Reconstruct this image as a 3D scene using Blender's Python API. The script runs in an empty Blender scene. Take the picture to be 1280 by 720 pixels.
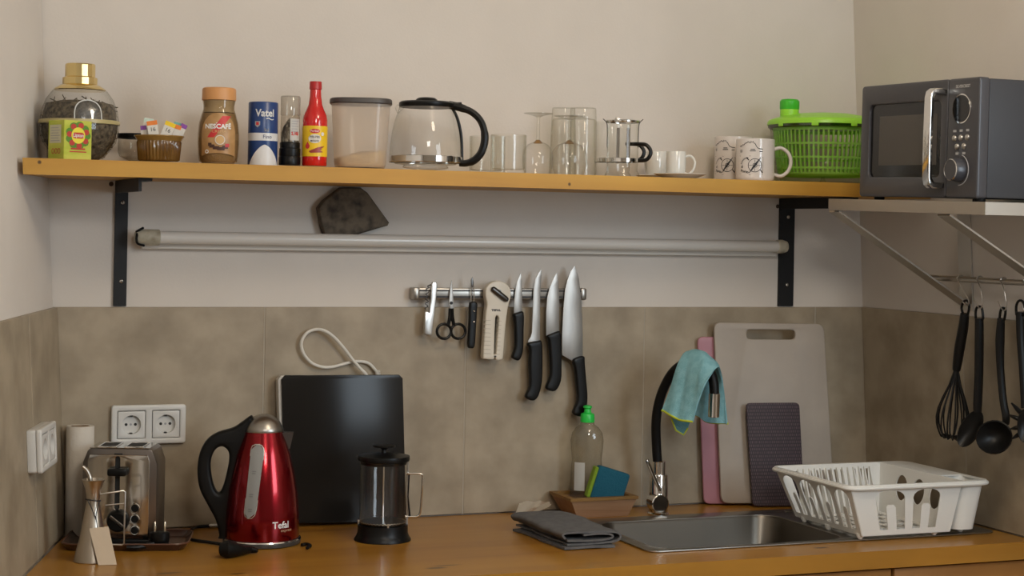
import bpy, bmesh, math, random
from math import sin, cos, pi, radians, sqrt, atan2, tan
from mathutils import Vector, Matrix
random.seed(7)
SC = bpy.context.scene
COL = SC.collection

# ------------------------------------------------------------------ camera
F = 2190.0                      # focal length in pixels of the 1280x720 frame
CAM = Vector((-.4908, -3.6371, 1.5364))
YAW, ROLL, PPY = .3803, .018, 285.3
FW = Vector((sin(YAW), cos(YAW), 0)); RT = Vector((cos(YAW), -sin(YAW), 0)); UP = Vector((0, 0, 1))
cam_d = bpy.data.cameras.new('camera'); cam = bpy.data.objects.new('camera', cam_d); COL.objects.link(cam)
cr, sr = cos(ROLL), sin(ROLL)
ax = RT*cr + UP*sr; au = UP*cr - RT*sr; az = -FW
cam.matrix_world = Matrix(((ax.x, au.x, az.x, CAM.x), (ax.y, au.y, az.y, CAM.y), (ax.z, au.z, az.z, CAM.z), (0, 0, 0, 1)))
cam_d.sensor_width = 36; cam_d.lens = F/1280*36; cam_d.shift_y = (PPY-360)/1280
cam_d.clip_start = .05
SC.camera = cam

# ------------------------------------------------------------------ light and exposure
SC.view_settings.view_transform = 'Standard'; SC.view_settings.look = 'None'
SC.view_settings.gamma = 1; SC.view_settings.use_curve_mapping = False
SC.view_settings.exposure = 0.0
SC.cycles.transparent_max_bounces = 40
w = bpy.data.worlds.new('world'); SC.world = w; w.use_nodes = True
w.node_tree.nodes['Background'].inputs[0].default_value = (.75, .85, 1, 1)
w.node_tree.nodes['Background'].inputs[1].default_value = .5
def area(name, loc, target, size, power, col, size_y=None):
    d = bpy.data.lights.new(name, 'AREA'); d.size = size; d.energy = power; d.color = col
    if size_y: d.shape = 'RECTANGLE'; d.size_y = size_y
    o = bpy.data.objects.new(name, d); COL.objects.link(o); o.location = loc
    o.rotation_euler = (Vector(target)-Vector(loc)).to_track_quat('-Z', 'Y').to_euler()
    return o
area('window_daylight', (1.78, -2.45, 1.80), (-.1, -.5, 1.6), 1.1, 33, (.76, .89, 1.0), 1.0)
area('ceiling_spot_light', (.15, -3.3, 2.42), (.9, 0, 1.3), .45, 13, (1.0, .96, .90), .35)
lp_ = bpy.data.lights.new('ceiling_lamp_light', 'POINT'); lp_.energy = 20; lp_.color = (1.0, .84, .64); lp_.shadow_soft_size = .14
lo_ = bpy.data.objects.new('ceiling_lamp_light', lp_); COL.objects.link(lo_); lo_.location = (.85, -1.6, 2.45)

# ------------------------------------------------------------------ pixel rays
def ray(x, y):
    u, v = x-640, y-PPY
    a, b = cr*u+sr*v, -sr*u+cr*v
    return FW*F + RT*a - UP*b
def aty(x, y, Y): d = ray(x, y); return CAM + d*((Y-CAM.y)/d.y)
def atz(x, y, Z): d = ray(x, y); return CAM + d*((Z-CAM.z)/d.z)
def atplane(x, y, p, n): d = ray(x, y); n = Vector(n); return CAM + d*((Vector(p)-CAM).dot(n)/d.dot(n))
def scale_at(P): return F/((Vector(P)-CAM).dot(FW))
def view_angle(P):                     # rotation about z that turns local -y towards the camera
    d = CAM-Vector(P); return atan2(d.x, -d.y)
CT = .9                                # worktop height
W0, TLW, LLN, RLN = 1.9079, tan(3.4408-pi), .0542, .0575
def left_x(y, z): return -LLN*(z-CT)+TLW*y
def right_x(z): return W0-RLN*(z-CT)
LN = Vector((1, -TLW, LLN)).normalized(); RN = Vector((-1, 0, -RLN)).normalized()
def onleft(x, y, off=0): return atplane(x, y, Vector((0, 0, CT))+LN*off, LN)
def onright(x, y, off=0): return atplane(x, y, Vector((W0, 0, CT))+RN*off, RN)
def wall_matrix(loc, u, n):            # local x along the wall, local -y out of it
    u = Vector(u).normalized(); n = Vector(n).normalized(); up = (-u.cross(n)).normalized()
    return Matrix(((u.x, -n.x, up.x, loc[0]), (u.y, -n.y, up.y, loc[1]), (u.z, -n.z, up.z, loc[2]), (0, 0, 0, 1)))

# ------------------------------------------------------------------ materials
def nodes(name):
    m = bpy.data.materials.new(name); m.use_nodes = True
    nt = m.node_tree; return m, nt, nt.nodes['Principled BSDF']
def L(nt, a, b): nt.links.new(a, b)
def mat(name, col, rough=.5, metal=0, var=None, bump=None, coat=0, trans=0, emit=None, spec=None, aniso=None):
    m, nt, b = nodes(name)
    b.inputs['Base Color'].default_value = (*col, 1); b.inputs['Roughness'].default_value = rough
    b.inputs['Metallic'].default_value = metal; b.inputs['Coat Weight'].default_value = coat
    b.inputs['Coat Roughness'].default_value = .08
    if spec is not None: b.inputs['Specular IOR Level'].default_value = spec
    if trans: b.inputs['Transmission Weight'].default_value = trans
    tc = nt.nodes.new('ShaderNodeTexCoord')
    if var:                            # (scale vector, second colour, low, high)
        mp = nt.nodes.new('ShaderNodeMapping'); mp.inputs['Scale'].default_value = var[0]
        nz = nt.nodes.new('ShaderNodeTexNoise'); nz.inputs['Scale'].default_value = 1; nz.inputs['Detail'].default_value = 5
        rp = nt.nodes.new('ShaderNodeValToRGB')
        rp.color_ramp.elements[0].position = var[2]; rp.color_ramp.elements[0].color = (*col, 1)
        rp.color_ramp.elements[1].position = var[3]; rp.color_ramp.elements[1].color = (*var[1], 1)
        L(nt, tc.outputs['Object'], mp.inputs['Vector']); L(nt, mp.outputs[0], nz.inputs['Vector'])
        L(nt, nz.outputs['Fac'], rp.inputs[0]); L(nt, rp.outputs[0], b.inputs['Base Color'])
    if bump:                           # (scale, strength)
        nz = nt.nodes.new('ShaderNodeTexNoise'); nz.inputs['Scale'].default_value = bump[0]; nz.inputs['Detail'].default_value = 3
        bp = nt.nodes.new('ShaderNodeBump'); bp.inputs['Strength'].default_value = bump[1]; bp.inputs['Distance'].default_value = .002
        L(nt, tc.outputs['Object'], nz.inputs['Vector']); L(nt, nz.outputs['Fac'], bp.inputs['Height']); L(nt, bp.outputs[0], b.inputs['Normal'])
    if emit: b.inputs['Emission Color'].default_value = (*emit[:3], 1); b.inputs['Emission Strength'].default_value = emit[3]
    return m
def wood(name, c1, c2, dark, scale=(1.2, 22, 22), rough=.4, coat=0, knots=(), axis='X'):
    m, nt, b = nodes(name); b.inputs['Roughness'].default_value = rough; b.inputs['Specular IOR Level'].default_value = .35
    b.inputs['Coat Weight'].default_value = coat; b.inputs['Coat Roughness'].default_value = .12
    tc = nt.nodes.new('ShaderNodeTexCoord'); mp = nt.nodes.new('ShaderNodeMapping'); mp.inputs['Scale'].default_value = scale
    n1 = nt.nodes.new('ShaderNodeTexNoise'); n1.inputs['Scale'].default_value = 1; n1.inputs['Detail'].default_value = 6; n1.inputs['Distortion'].default_value = .6
    rp = nt.nodes.new('ShaderNodeValToRGB'); e = rp.color_ramp.elements
    e[0].position = .3; e[0].color = (*c1, 1); e[1].position = .62; e[1].color = (*c2, 1)
    x = rp.color_ramp.elements.new(.78); x.color = (*dark, 1)
    L(nt, tc.outputs['Object'], mp.inputs['Vector']); L(nt, mp.outputs[0], n1.inputs['Vector']); L(nt, n1.outputs['Fac'], rp.inputs[0])
    n2 = nt.nodes.new('ShaderNodeTexNoise'); n2.inputs['Scale'].default_value = 3.5; n2.inputs['Detail'].default_value = 2
    L(nt, tc.outputs['Object'], n2.inputs['Vector'])
    mr = nt.nodes.new('ShaderNodeMapRange'); mr.inputs['From Min'].default_value = .3; mr.inputs['From Max'].default_value = .75
    mr.inputs['To Min'].default_value = 1.08; mr.inputs['To Max'].default_value = .82
    L(nt, n2.outputs['Fac'], mr.inputs['Value'])
    mx = nt.nodes.new('ShaderNodeMix'); mx.data_type = 'RGBA'; mx.blend_type = 'MULTIPLY'; mx.inputs['Factor'].default_value = 1
    L(nt, rp.outputs[0], mx.inputs[6]); L(nt, mr.outputs[0], mx.inputs[7])
    last = mx.outputs[2]
    for (kx, ky, kz, ra, rb) in knots:  # dark knots: ellipsoids of grain
        sb = nt.nodes.new('ShaderNodeVectorMath'); sb.operation = 'SUBTRACT'; sb.inputs[1].default_value = (kx, ky, kz)
        dv = nt.nodes.new('ShaderNodeVectorMath'); dv.operation = 'DIVIDE'; dv.inputs[1].default_value = (ra, rb, rb if kz else 1)
        ln = nt.nodes.new('ShaderNodeVectorMath'); ln.operation = 'LENGTH'
        L(nt, tc.outputs['Object'], sb.inputs[0]); L(nt, sb.outputs[0], dv.inputs[0]); L(nt, dv.outputs[0], ln.inputs[0])
        r2 = nt.nodes.new('ShaderNodeMapRange'); r2.inputs['From Min'].default_value = .55; r2.inputs['From Max'].default_value = 1.15
        r2.inputs['To Min'].default_value = .85; r2.inputs['To Max'].default_value = 0
        L(nt, ln.outputs['Value'], r2.inputs['Value'])
        k = nt.nodes.new('ShaderNodeMix'); k.data_type = 'RGBA'; k.inputs[7].default_value = (.035, .014, .006, 1)
        L(nt, r2.outputs[0], k.inputs['Factor']); L(nt, last, k.inputs[6]); last = k.outputs[2]
    L(nt, last, b.inputs['Base Color'])
    bp = nt.nodes.new('ShaderNodeBump'); bp.inputs['Strength'].default_value = .12; bp.inputs['Distance'].default_value = .001
    L(nt, n1.outputs['Fac'], bp.inputs['Height']); L(nt, bp.outputs[0], b.inputs['Normal'])
    return m
def glass(name, tint=(.985, .985, .98), edge=(.74, .74, .70), refl=.5, rough=.02, base=.035, haze=0):
    """thin clear glass: transparent, tinted at grazing angles, with a glossy reflection that grows to the rim"""
    m = bpy.data.materials.new(name); m.use_nodes = True; nt = m.node_tree; nt.nodes.clear()
    out = nt.nodes.new('ShaderNodeOutputMaterial'); tr = nt.nodes.new('ShaderNodeBsdfTransparent'); gl = nt.nodes.new('ShaderNodeBsdfGlossy')
    gl.inputs['Roughness'].default_value = rough
    lw = nt.nodes.new('ShaderNodeLayerWeight'); lw.inputs['Blend'].default_value = .5
    p1 = nt.nodes.new('ShaderNodeMath'); p1.operation = 'POWER'; p1.inputs[1].default_value = 2.2; L(nt, lw.outputs['Facing'], p1.inputs[0])
    mc = nt.nodes.new('ShaderNodeMix'); mc.data_type = 'RGBA'; mc.inputs[6].default_value = (*tint, 1); mc.inputs[7].default_value = (*edge, 1)
    L(nt, p1.outputs[0], mc.inputs['Factor']); L(nt, mc.outputs[2], tr.inputs['Color'])
    p2 = nt.nodes.new('ShaderNodeMath'); p2.operation = 'POWER'; p2.inputs[1].default_value = 4; L(nt, lw.outputs['Facing'], p2.inputs[0])
    ma = nt.nodes.new('ShaderNodeMath'); ma.operation = 'MULTIPLY_ADD'; ma.inputs[1].default_value = refl; ma.inputs[2].default_value = base
    L(nt, p2.outputs[0], ma.inputs[0])
    mx = nt.nodes.new('ShaderNodeMixShader'); L(nt, ma.outputs[0], mx.inputs[0]); L(nt, tr.outputs[0], mx.inputs[1]); L(nt, gl.outputs[0], mx.inputs[2])
    last = mx.outputs[0]
    if haze:
        df = nt.nodes.new('ShaderNodeBsdfDiffuse'); df.inputs[0].default_value = (*tint, 1); ts = nt.nodes.new('ShaderNodeBsdfTranslucent'); ts.inputs[0].default_value = (*tint, 1)
        m2 = nt.nodes.new('ShaderNodeMixShader'); m2.inputs[0].default_value = .5; L(nt, df.outputs[0], m2.inputs[1]); L(nt, ts.outputs[0], m2.inputs[2])
        m3 = nt.nodes.new('ShaderNodeMixShader'); m3.inputs[0].default_value = haze; L(nt, last, m3.inputs[1]); L(nt, m2.outputs[0], m3.inputs[2]); last = m3.outputs[0]
    L(nt, last, out.inputs[0]); return m

M = {}
M['plaster'] = mat('plaster', (.67, .618, .562), .9, var=((6, 6, 6), (.64, .588, .532), .35, .7), bump=(180, .12))
M['tile'] = mat('tile', (.39, .322, .23), .5, var=((11, 11, 11), (.275, .222, .152), .36, .66), bump=(60, .05))
M['grout'] = mat('grout', (.40, .35, .28), .9)
M['shelf_wood'] = wood('shelf_wood', (.72, .47, .20), (.64, .385, .145), (.46, .25, .085), (1.0, 26, 26), .5)
M['counter_wood'] = wood('counter_wood', (.42, .20, .028), (.35, .155, .02), (.20, .075, .01), (1.0, 14, 14), .28, .08,
                         knots=((.602, -.553, .9, .022, .009), (.63, -.535, .9, .03, .005), (.12, -.46, .9, .028, .007), (.238, -.50, .9, .02, .006), (1.42, -.575, .9, .018, .008)))
M['cabinet_wood'] = wood('cabinet_wood', (.44, .21, .055), (.33, .14, .033), (.17, .065, .014), (3, 30, 1.2), .5)
M['white_plastic'] = mat('white_plastic', (.72, .71, .68), .35)
M['rack_plastic'] = mat('rack_plastic', (.74, .73, .69), .42)
M['black_plastic'] = mat('black_plastic', (.005, .0048, .0046), .36, spec=.25)
M['black_matte'] = mat('black_matte', (.005, .0048, .0046), .45, spec=.22)
M['black_metal'] = mat('black_metal', (.010, .010, .011), .5, spec=.3, bump=(120, .1))
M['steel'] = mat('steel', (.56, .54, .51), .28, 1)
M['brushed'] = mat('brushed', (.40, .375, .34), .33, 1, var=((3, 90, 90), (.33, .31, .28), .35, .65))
M['shelf_steel'] = mat('shelf_steel', (.58, .545, .49), .42, 1)
M['chrome'] = mat('chrome', (.72, .71, .69), .09, 1)
M['blade'] = mat('blade', (.46, .44, .41), .42, 1, var=((60, 4, 8), (.41, .39, .365), .4, .6))
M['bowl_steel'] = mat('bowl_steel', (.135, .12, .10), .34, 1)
M['dark_steel'] = mat('dark_steel', (.12, .115, .11), .35, 1)
M['glass'] = glass('glass')
M['glass_thick'] = glass('glass_thick', (.982, .982, .97), (.74, .74, .68), .4, .02, .03)
M['smoked'] = glass('smoked', (.90, .89, .86), (.6, .6, .56), .5)
M['milky'] = glass('milky', (.95, .89, .82), (.85, .8, .73), .3, .15, .03, haze=.40)
M['gold'] = mat('gold', (.86, .68, .32), .13, 1)
M['band_cream'] = mat('band_cream', (.50, .42, .20), .3)
M['paper'] = mat('paper', (.72, .69, .63), .8)
M['ink'] = mat('ink', (.02, .02, .025), .6)
M['white_paint'] = mat('white_paint', (.8, .79, .77), .5)
M['grey_ink'] = mat('grey_ink', (.35, .35, .36), .6)
M['red_ink'] = mat('red_ink', (.55, .02, .02), .5)

# ------------------------------------------------------------------ mesh helpers
def finish(me, mat_, smooth=35):
    if mat_ is not None: me.materials.append(M[mat_] if isinstance(mat_, str) else mat_)
    if smooth:
        me.polygons.foreach_set('use_smooth', [True]*len(me.polygons))
        me.set_sharp_from_angle(angle=radians(smooth))
def put(name, bm, mat_, parent=None, world=False, smooth=35, label=None, kind=None):
    """one mesh object out of a bmesh; world=True when its points are world points"""
    if world and parent is not None:
        bm.transform(root_matrix(parent).inverted())
    bmesh.ops.recalc_face_normals(bm, faces=bm.faces)
    me = bpy.data.meshes.new(name); bm.to_mesh(me); bm.free(); finish(me, mat_, smooth)
    o = bpy.data.objects.new(name, me); COL.objects.link(o)
    if parent is not None: o.parent = parent
    if label: o['label'] = label
    if kind: o['kind'] = kind
    return o
def root_matrix(o):
    m = o.matrix_basis.copy()
    while o.parent is not None: o = o.parent; m = o.matrix_basis @ m
    return m
def tag(o, label, cat, group=None):
    o['label'] = label; o['category'] = cat
    if group: o['group'] = group
    return o
def thing(name, label, cat, loc=(0, 0, 0), rz=0, group=None, mtx=None):
    o = bpy.data.objects.new(name, None); COL.objects.link(o); o.empty_display_size = .05
    if mtx is not None: o.matrix_basis = mtx
    else: o.location = loc; o.rotation_euler = (0, 0, rz)
    return tag(o, label, cat, group)
def solo(name, bm, mat_, label, cat, loc=(0, 0, 0), rz=0, group=None, world=False, smooth=35, kind=None):
    if world: bm.transform(Matrix.Translation(-Vector(loc)))
    o = put(name, bm, mat_, smooth=smooth, kind=kind); o.location = loc; o.rotation_euler = (0, 0, rz)
    return tag(o, label, cat, group)
def struct(name, bm, mat_, smooth=35, parent=None):
    o = put(name, bm, mat_, parent, smooth=smooth)
    if parent is None: o['kind'] = 'structure'
    return o
def B(): return bmesh.new()
def box(bm, c, s, bevel=0, seg=2, rot=None):
    r = bmesh.ops.create_cube(bm, size=1); vs = r['verts']
    for v in vs: v.co = Vector((v.co.x*s[0], v.co.y*s[1], v.co.z*s[2]))
    if bevel:
        es = list({e for v in vs for e in v.link_edges})
        rb = bmesh.ops.bevel(bm, geom=es, offset=bevel, segments=seg, profile=.5, affect='EDGES')
        vs = list({v for f in rb['faces'] for v in f.verts} | {v for v in vs if v.is_valid})
    if rot is not None:
        for v in vs: v.co = rot @ v.co
    for v in vs: v.co += Vector(c)
    return bm
def boxr(bm, x0, x1, y0, y1, z0, z1, bevel=0, seg=2):
    return box(bm, ((x0+x1)/2, (y0+y1)/2, (z0+z1)/2), (x1-x0, y1-y0, z1-z0), bevel, seg)
def hexa(bm, pts):                     # 8 points: bottom 4 in turn, top 4 in turn
    v = [bm.verts.new(p) for p in pts]
    for f in ((3, 2, 1, 0), (4, 5, 6, 7), (0, 1, 5, 4), (1, 2, 6, 5), (2, 3, 7, 6), (3, 0, 4, 7)): bm.faces.new([v[i] for i in f])
    return bm
def lathe(bm, prof, n=40, c=(0, 0, 0), a0=0, sx=1, sy=1, flip=False):
    rings = []
    for (r, z) in prof:
        if r < 1e-6: rings.append([bm.verts.new((c[0], c[1], c[2]+z))])
        else: rings.append([bm.verts.new((c[0]+r*sx*cos(a0+2*pi*i/n), c[1]+r*sy*sin(a0+2*pi*i/n), c[2]+z)) for i in range(n)])
    for A, Z in zip(rings, rings[1:]):
        for i in range(n):
            j = (i+1) % n
            if len(A) == 1 and len(Z) == 1: continue
            if len(A) == 1: bm.faces.new((A[0], Z[j], Z[i]))
            elif len(Z) == 1: bm.faces.new((A[i], A[j], Z[0]))
            else: bm.faces.new((A[i], A[j], Z[j], Z[i]))
    return bm
def solid(bm, prof, n=40, **k): return lathe(bm, [(0, prof[0][1])]+list(prof)+[(0, prof[-1][1])], n, **k)
def smoothpath(pts, per=6):
    P = [Vector(p) for p in pts]; out = []
    for i in range(len(P)-1):
        p0 = P[max(i-1, 0)]; p1 = P[i]; p2 = P[i+1]; p3 = P[min(i+2, len(P)-1)]
        for k in range(per):
            t = k/per; out.append(.5*((2*p1)+(p2-p0)*t+(2*p0-5*p1+4*p2-p3)*t*t+(3*p1-p0-3*p2+p3)*t**3))
    out.append(P[-1]); return out
def tube(bm, pts, r, n=8, closed=False, sq=None):
    P = [Vector(p) for p in pts]; m = len(P); rings = []; prev = None
    for i, p in enumerate(P):
        a = P[(i-1) % m] if (closed or i > 0) else p; b = P[(i+1) % m] if (closed or i < m-1) else p
        t = (b-a).normalized()
        if prev is None:
            ref = Vector((0, 0, 1)) if abs(t.z) < .9 else Vector((1, 0, 0)); u = t.cross(ref).normalized()
        else:
            u = (prev-t*prev.dot(t)); u = u.normalized() if u.length > 1e-6 else t.orthogonal().normalized()
        prev = u; v = t.cross(u); rr = r[i] if isinstance(r, (list, tuple)) else r
        rings.append([bm.verts.new(p+(u*cos(2*pi*k/n)*(sq or 1)+v*sin(2*pi*k/n))*rr) for k in range(n)])
    for i in range(m if closed else m-1):
        A, Z = rings[i], rings[(i+1) % m]
        for k in range(n): bm.faces.new((A[k], A[(k+1) % n], Z[(k+1) % n], Z[k]))
    if not closed: bm.faces.new(rings[0][::-1]); bm.faces.new(rings[-1])
    return bm
def flat(bm, loops, fn, th, bevel=0, res=2):
    """a plate cut to an outline (and its holes); fn(u, v, w) places each point, w runs over the thickness"""
    cu = bpy.data.curves.new('outline', 'CURVE'); cu.dimensions = '2D'; cu.fill_mode = 'BOTH'
    cu.extrude = max(th/2-bevel, 0); cu.bevel_depth = bevel; cu.bevel_resolution = res; cu.offset = -bevel
    for lp in loops:
        s = cu.splines.new('POLY'); s.points.add(len(lp)-1); s.use_cyclic_u = True
        for p, q in zip(s.points, lp): p.co = (q[0], q[1], 0, 1)
    ob = bpy.data.objects.new('outline', cu); me = bpy.data.meshes.new_from_object(ob)
    vs = [bm.verts.new(fn(v.co.x, v.co.y, v.co.z)) for v in me.vertices]
    for p in me.polygons:
        try: bm.faces.new([vs[i] for i in p.vertices])
        except ValueError: pass
    bpy.data.objects.remove(ob); bpy.data.curves.remove(cu); bpy.data.meshes.remove(me)
    bmesh.ops.remove_doubles(bm, verts=bm.verts, dist=1e-6)
    return bm
def rrect(x0, x1, y0, y1, r, n=6):
    out = []
    for cx, cy, a in ((x1-r, y1-r, 0), (x0+r, y1-r, pi/2), (x0+r, y0+r, pi), (x1-r, y0+r, 1.5*pi)):
        out += [(cx+r*cos(a+pi/2*k/n), cy+r*sin(a+pi/2*k/n)) for k in range(n+1)]
    return out
def circ(cx, cy, rx, ry=None, n=32, a0=0): return [(cx+rx*cos(a0+2*pi*k/n), cy+(ry or rx)*sin(a0+2*pi*k/n)) for k in range(n)]
def closed_smooth(pts, per=5):
    P = [Vector((p[0], p[1], 0)) for p in pts]; n = len(P); out = []
    for i in range(n):
        p0, p1, p2, p3 = P[i-1], P[i], P[(i+1) % n], P[(i+2) % n]
        for k in range(per):
            t = k/per; q = .5*((2*p1)+(p2-p0)*t+(2*p0-5*p1+4*p2-p3)*t*t+(3*p1-p0-3*p2+p3)*t**3); out.append((q.x, q.y))
    return out
def text(name, s, size, mat_, parent, fn, align='CENTER', bold=0, sx=1, label=None, shear=0):
    cu = bpy.data.curves.new('lettering', 'FONT'); cu.body = s; cu.size = size; cu.align_x = align; cu.align_y = 'CENTER'
    cu.resolution_u = 3; cu.offset = bold; cu.shear = shear
    ob = bpy.data.objects.new('lettering', cu); me = bpy.data.meshes.new_from_object(ob); bm = B(); bm.from_mesh(me)
    for v in bm.verts: v.co = Vector(fn(v.co.x*sx, v.co.y))
    bpy.data.objects.remove(ob); bpy.data.curves.remove(cu); bpy.data.meshes.remove(me)
    return put(name, bm, mat_, parent, smooth=0, label=label)
def ribbon(bm, pts, wd, fn, closed=False):
    n = len(pts); A = []
    for i, p in enumerate(pts):
        a = pts[(i-1) % n] if (closed or i > 0) else p; b = pts[(i+1) % n] if (closed or i < n-1) else p
        dx, dy = b[0]-a[0], b[1]-a[1]; l = sqrt(dx*dx+dy*dy) or 1; nx, ny = -dy/l*wd/2, dx/l*wd/2
        A.append((bm.verts.new(fn(p[0]+nx, p[1]+ny)), bm.verts.new(fn(p[0]-nx, p[1]-ny))))
    for i in range(n if closed else n-1):
        a, b = A[i], A[(i+1) % n]; bm.faces.new((a[0], a[1], b[1], b[0]))
    return bm
def patch(bm, u0, u1, bot, top, fn, nu=16, nv=6):
    g = []
    for i in range(nu+1):
        u = u0+(u1-u0)*i/nu; b = bot(u) if callable(bot) else bot; t = top(u) if callable(top) else top
        g.append([bm.verts.new(fn(u, b+(t-b)*j/nv)) for j in range(nv+1)])
    for i in range(nu):
        for j in range(nv): bm.faces.new((g[i][j], g[i+1][j], g[i+1][j+1], g[i][j+1]))
    return bm
def wrap(rad, a0=0, e=.0008):
    """(u, v) on a turned surface: u metres around from angle a0 (0 faces -y), v the height"""
    def fn(u, v):
        r = rad(v) if callable(rad) else rad
        rr = r+e; a = a0+u/r
        return (rr*sin(a), -rr*cos(a), v)
    return fn
def interp(prof):
    pr = sorted(prof, key=lambda p: p[1])
    def f(z):
        if z <= pr[0][1]: return pr[0][0]
        for (r0, z0), (r1, z1) in zip(pr, pr[1:]):
            if z <= z1: return r0+(r1-r0)*((z-z0)/(z1-z0) if z1 > z0 else 1)
        return pr[-1][0]
    return f
def copy_tree(o, parent=None):
    c = o.copy(); COL.objects.link(c); c.parent = parent
    for ch in list(o.children): copy_tree(ch, c)
    return c
# ================================================================== the room
CEIL, YB = 2.66, -4.6                  # ceiling height, wall behind the camera
def quadwall(name, a, b, z0, z1, lean, mat_, out, th=.08):
    """upright wall from a to b with outward direction out, thickness away from the room"""
    bm = B(); P = []
    for z in (z0, z1):
        s = lean*(z-CT)
        P += [(a[0]+s, a[1], z), (b[0]+s, b[1], z), (b[0]+s+out[0]*th, b[1]+out[1]*th, z), (a[0]+s+out[0]*th, a[1]+out[1]*th, z)]
    hexa(bm, P); return struct(name, bm, mat_, 0)
TT = .01                               # tile thickness: the plaster lies that much deeper
wall_back = quadwall('wall_back', (-.5, TT), (2.4, TT), 0, CEIL, 0, 'plaster', (0, 1))
lw = Vector((TLW, 1, 0)).normalized()
wall_left = quadwall('wall_left', (-LN.x*TT+lw.x*.0, -LN.y*TT), (-LN.x*TT+TLW*(YB), YB), 0, CEIL, -LLN, 'plaster', (-1, 0))
wall_right = quadwall('wall_right', (W0+TT, .02), (W0+TT, YB), 0, CEIL, -RLN, 'plaster', (1, 0))
quadwall('wall_rear', (-2.2, YB), (2.4, YB), 0, CEIL, 0, 'plaster', (0, -1))
M['frame_white'] = mat('frame_white', (.7, .69, .66), .4)
win = bpy.data.objects.new('window_1', None); COL.objects.link(win); win.matrix_basis = wall_matrix((right_x(1.8)+.008, -2.45, 1.80), (0, -1, 0), RN); win['kind'] = 'structure'
for nm, x0, x1, z0, z1 in (('window_frame', -.80, .80, -.66, -.60), ('window_frame', -.80, .80, .60, .66), ('window_frame', -.80, -.745, -.60, .60), ('window_frame', .745, .80, -.60, .60), ('window_mullion', -.02, .02, -.60, .60)):
    bm = B(); boxr(bm, x0, x1, -.035, -.002, z0, z1, .004); put(nm, bm, 'frame_white', win)
M['floor'] = mat('floor_tile', (.30, .24, .18), .5, var=((3, 3, 3), (.24, .19, .14), .3, .7))
M['ceiling'] = mat('ceiling_paint', (.70, .67, .62), .9)
bm = B(); boxr(bm, -2.2, 2.4, YB-.1, .1, -.06, 0); struct('floor', bm, 'floor')
bm = B(); boxr(bm, -2.2, 2.4, YB-.1, .1, CEIL, CEIL+.06); struct('ceiling', bm, 'ceiling')

# wall tiles, one row all round, each its own piece
TZ0, TZ1 = CT+.002, 1.36
def tile(parent, mtx_fn, u0, u1, v0=TZ0, v1=TZ1):
    bm = B(); g = .0012; u0 += g; u1 -= g; b = .0012; t = TT
    o = [(u0, v0), (u1, v0), (u1, v1), (u0, v1)]; i = [(u0+b, v0+b), (u1-b, v0+b), (u1-b, v1-b), (u0+b, v1-b)]
    A = [bm.verts.new(mtx_fn(u, v, -t+.0005)) for u, v in o]; C2 = [bm.verts.new(mtx_fn(u, v, -b)) for u, v in o]; D = [bm.verts.new(mtx_fn(u, v, 0)) for u, v in i]
    bm.faces.new(D); bm.faces.new(A[::-1])
    for k in range(4):
        j = (k+1) % 4; bm.faces.new((A[k], A[j], C2[j], C2[k])); bm.faces.new((C2[k], C2[j], D[j], D[k]))
    return put('tile', bm, 'tile', parent, smooth=0)
back_fn = lambda u, v, w_: (u, -w_, v)
def left_fn(u, v, w_): p = Vector((-LLN*(v-CT), 0, v)) + lw*u + LN*w_; return p
def right_fn(u, v, w_): p = Vector((W0-RLN*(v-CT), -u, v)) + RN*w_; return p
for a, b in ((-.04, .403), (.403, .858), (.858, 1.297), (1.297, 1.752), (1.752, 1.93)): tile(wall_back, back_fn, a, b)
for a, b in ((-.30, 0), (-.75, -.30), (-1.2, -.75)): tile(wall_left, left_fn, a, b)
for a, b in ((0, .40), (.40, .85), (.85, 1.3)): tile(wall_right, right_fn, a, b)
def joint(parent, fn, u):
    bm = B(); q = [fn(u-.0014, TZ0, -.0007), fn(u+.0014, TZ0, -.0007), fn(u+.0014, TZ1, -.0007), fn(u-.0014, TZ1, -.0007)]; r = [fn(u-.0014, TZ0, -.008), fn(u+.0014, TZ0, -.008), fn(u+.0014, TZ1, -.008), fn(u-.0014, TZ1, -.008)]
    hexa(bm, q+r); put('grout_line', bm, 'grout', parent, smooth=0)
for u in (.403, .858, 1.297, 1.752): joint(wall_back, back_fn, u)
for u in (-.30, -.75): joint(wall_left, left_fn, u)
for u in (.40, .85): joint(wall_right, right_fn, u)
for px, py in ((139, 230), (972, 258)):  # empty screw holes with brown plugs
    p = aty(px, py, TT); bm = B(); bmesh.ops.create_uvsphere(bm, u_segments=10, v_segments=6, radius=.005)
    for v in bm.verts: v.co = Vector((v.co.x+p.x, v.co.y*.6+TT, v.co.z+p.z))
    put('wall_plug', bm, mat('plug', (.06, .035, .025), .7), wall_back)

# ---- worktop with the opening for the sink
CF = -.64                               # front edge of the worktop
SX0, SX1, SY0, SY1 = 1.055, 1.885, -.535, -.142   # sink flange
BX0, BX1, BY0, BY1 = 1.085, 1.525, -.518, -.195    # sink bowl
bm = B()
xs = [None, BX0-.01, BX1+.01, None]; ys = [CF, BY0-.01, BY1+.01, -.0005]
V = {}
def wv(i, j, z):
    k = (i, j, z)
    if k not in V:
        y = ys[j]; x = xs[i] if xs[i] is not None else (left_x(y, CT)+.002 if i == 0 else W0-.002)
        V[k] = bm.verts.new((x, y, z))
    return V[k]
for i in range(3):
    for j in range(3):
        if (i, j) == (1, 1): continue
        for z, o_ in ((CT, 1), (CT-.036, -1)):
            f = [wv(i, j, z), wv(i+1, j, z), wv(i+1, j+1, z), wv(i, j+1, z)]; bm.faces.new(f if o_ > 0 else f[::-1])
def side(a, b): bm.faces.new((wv(*a, CT-.036), wv(*b, CT-.036), wv(*b, CT), wv(*a, CT)))
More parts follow.
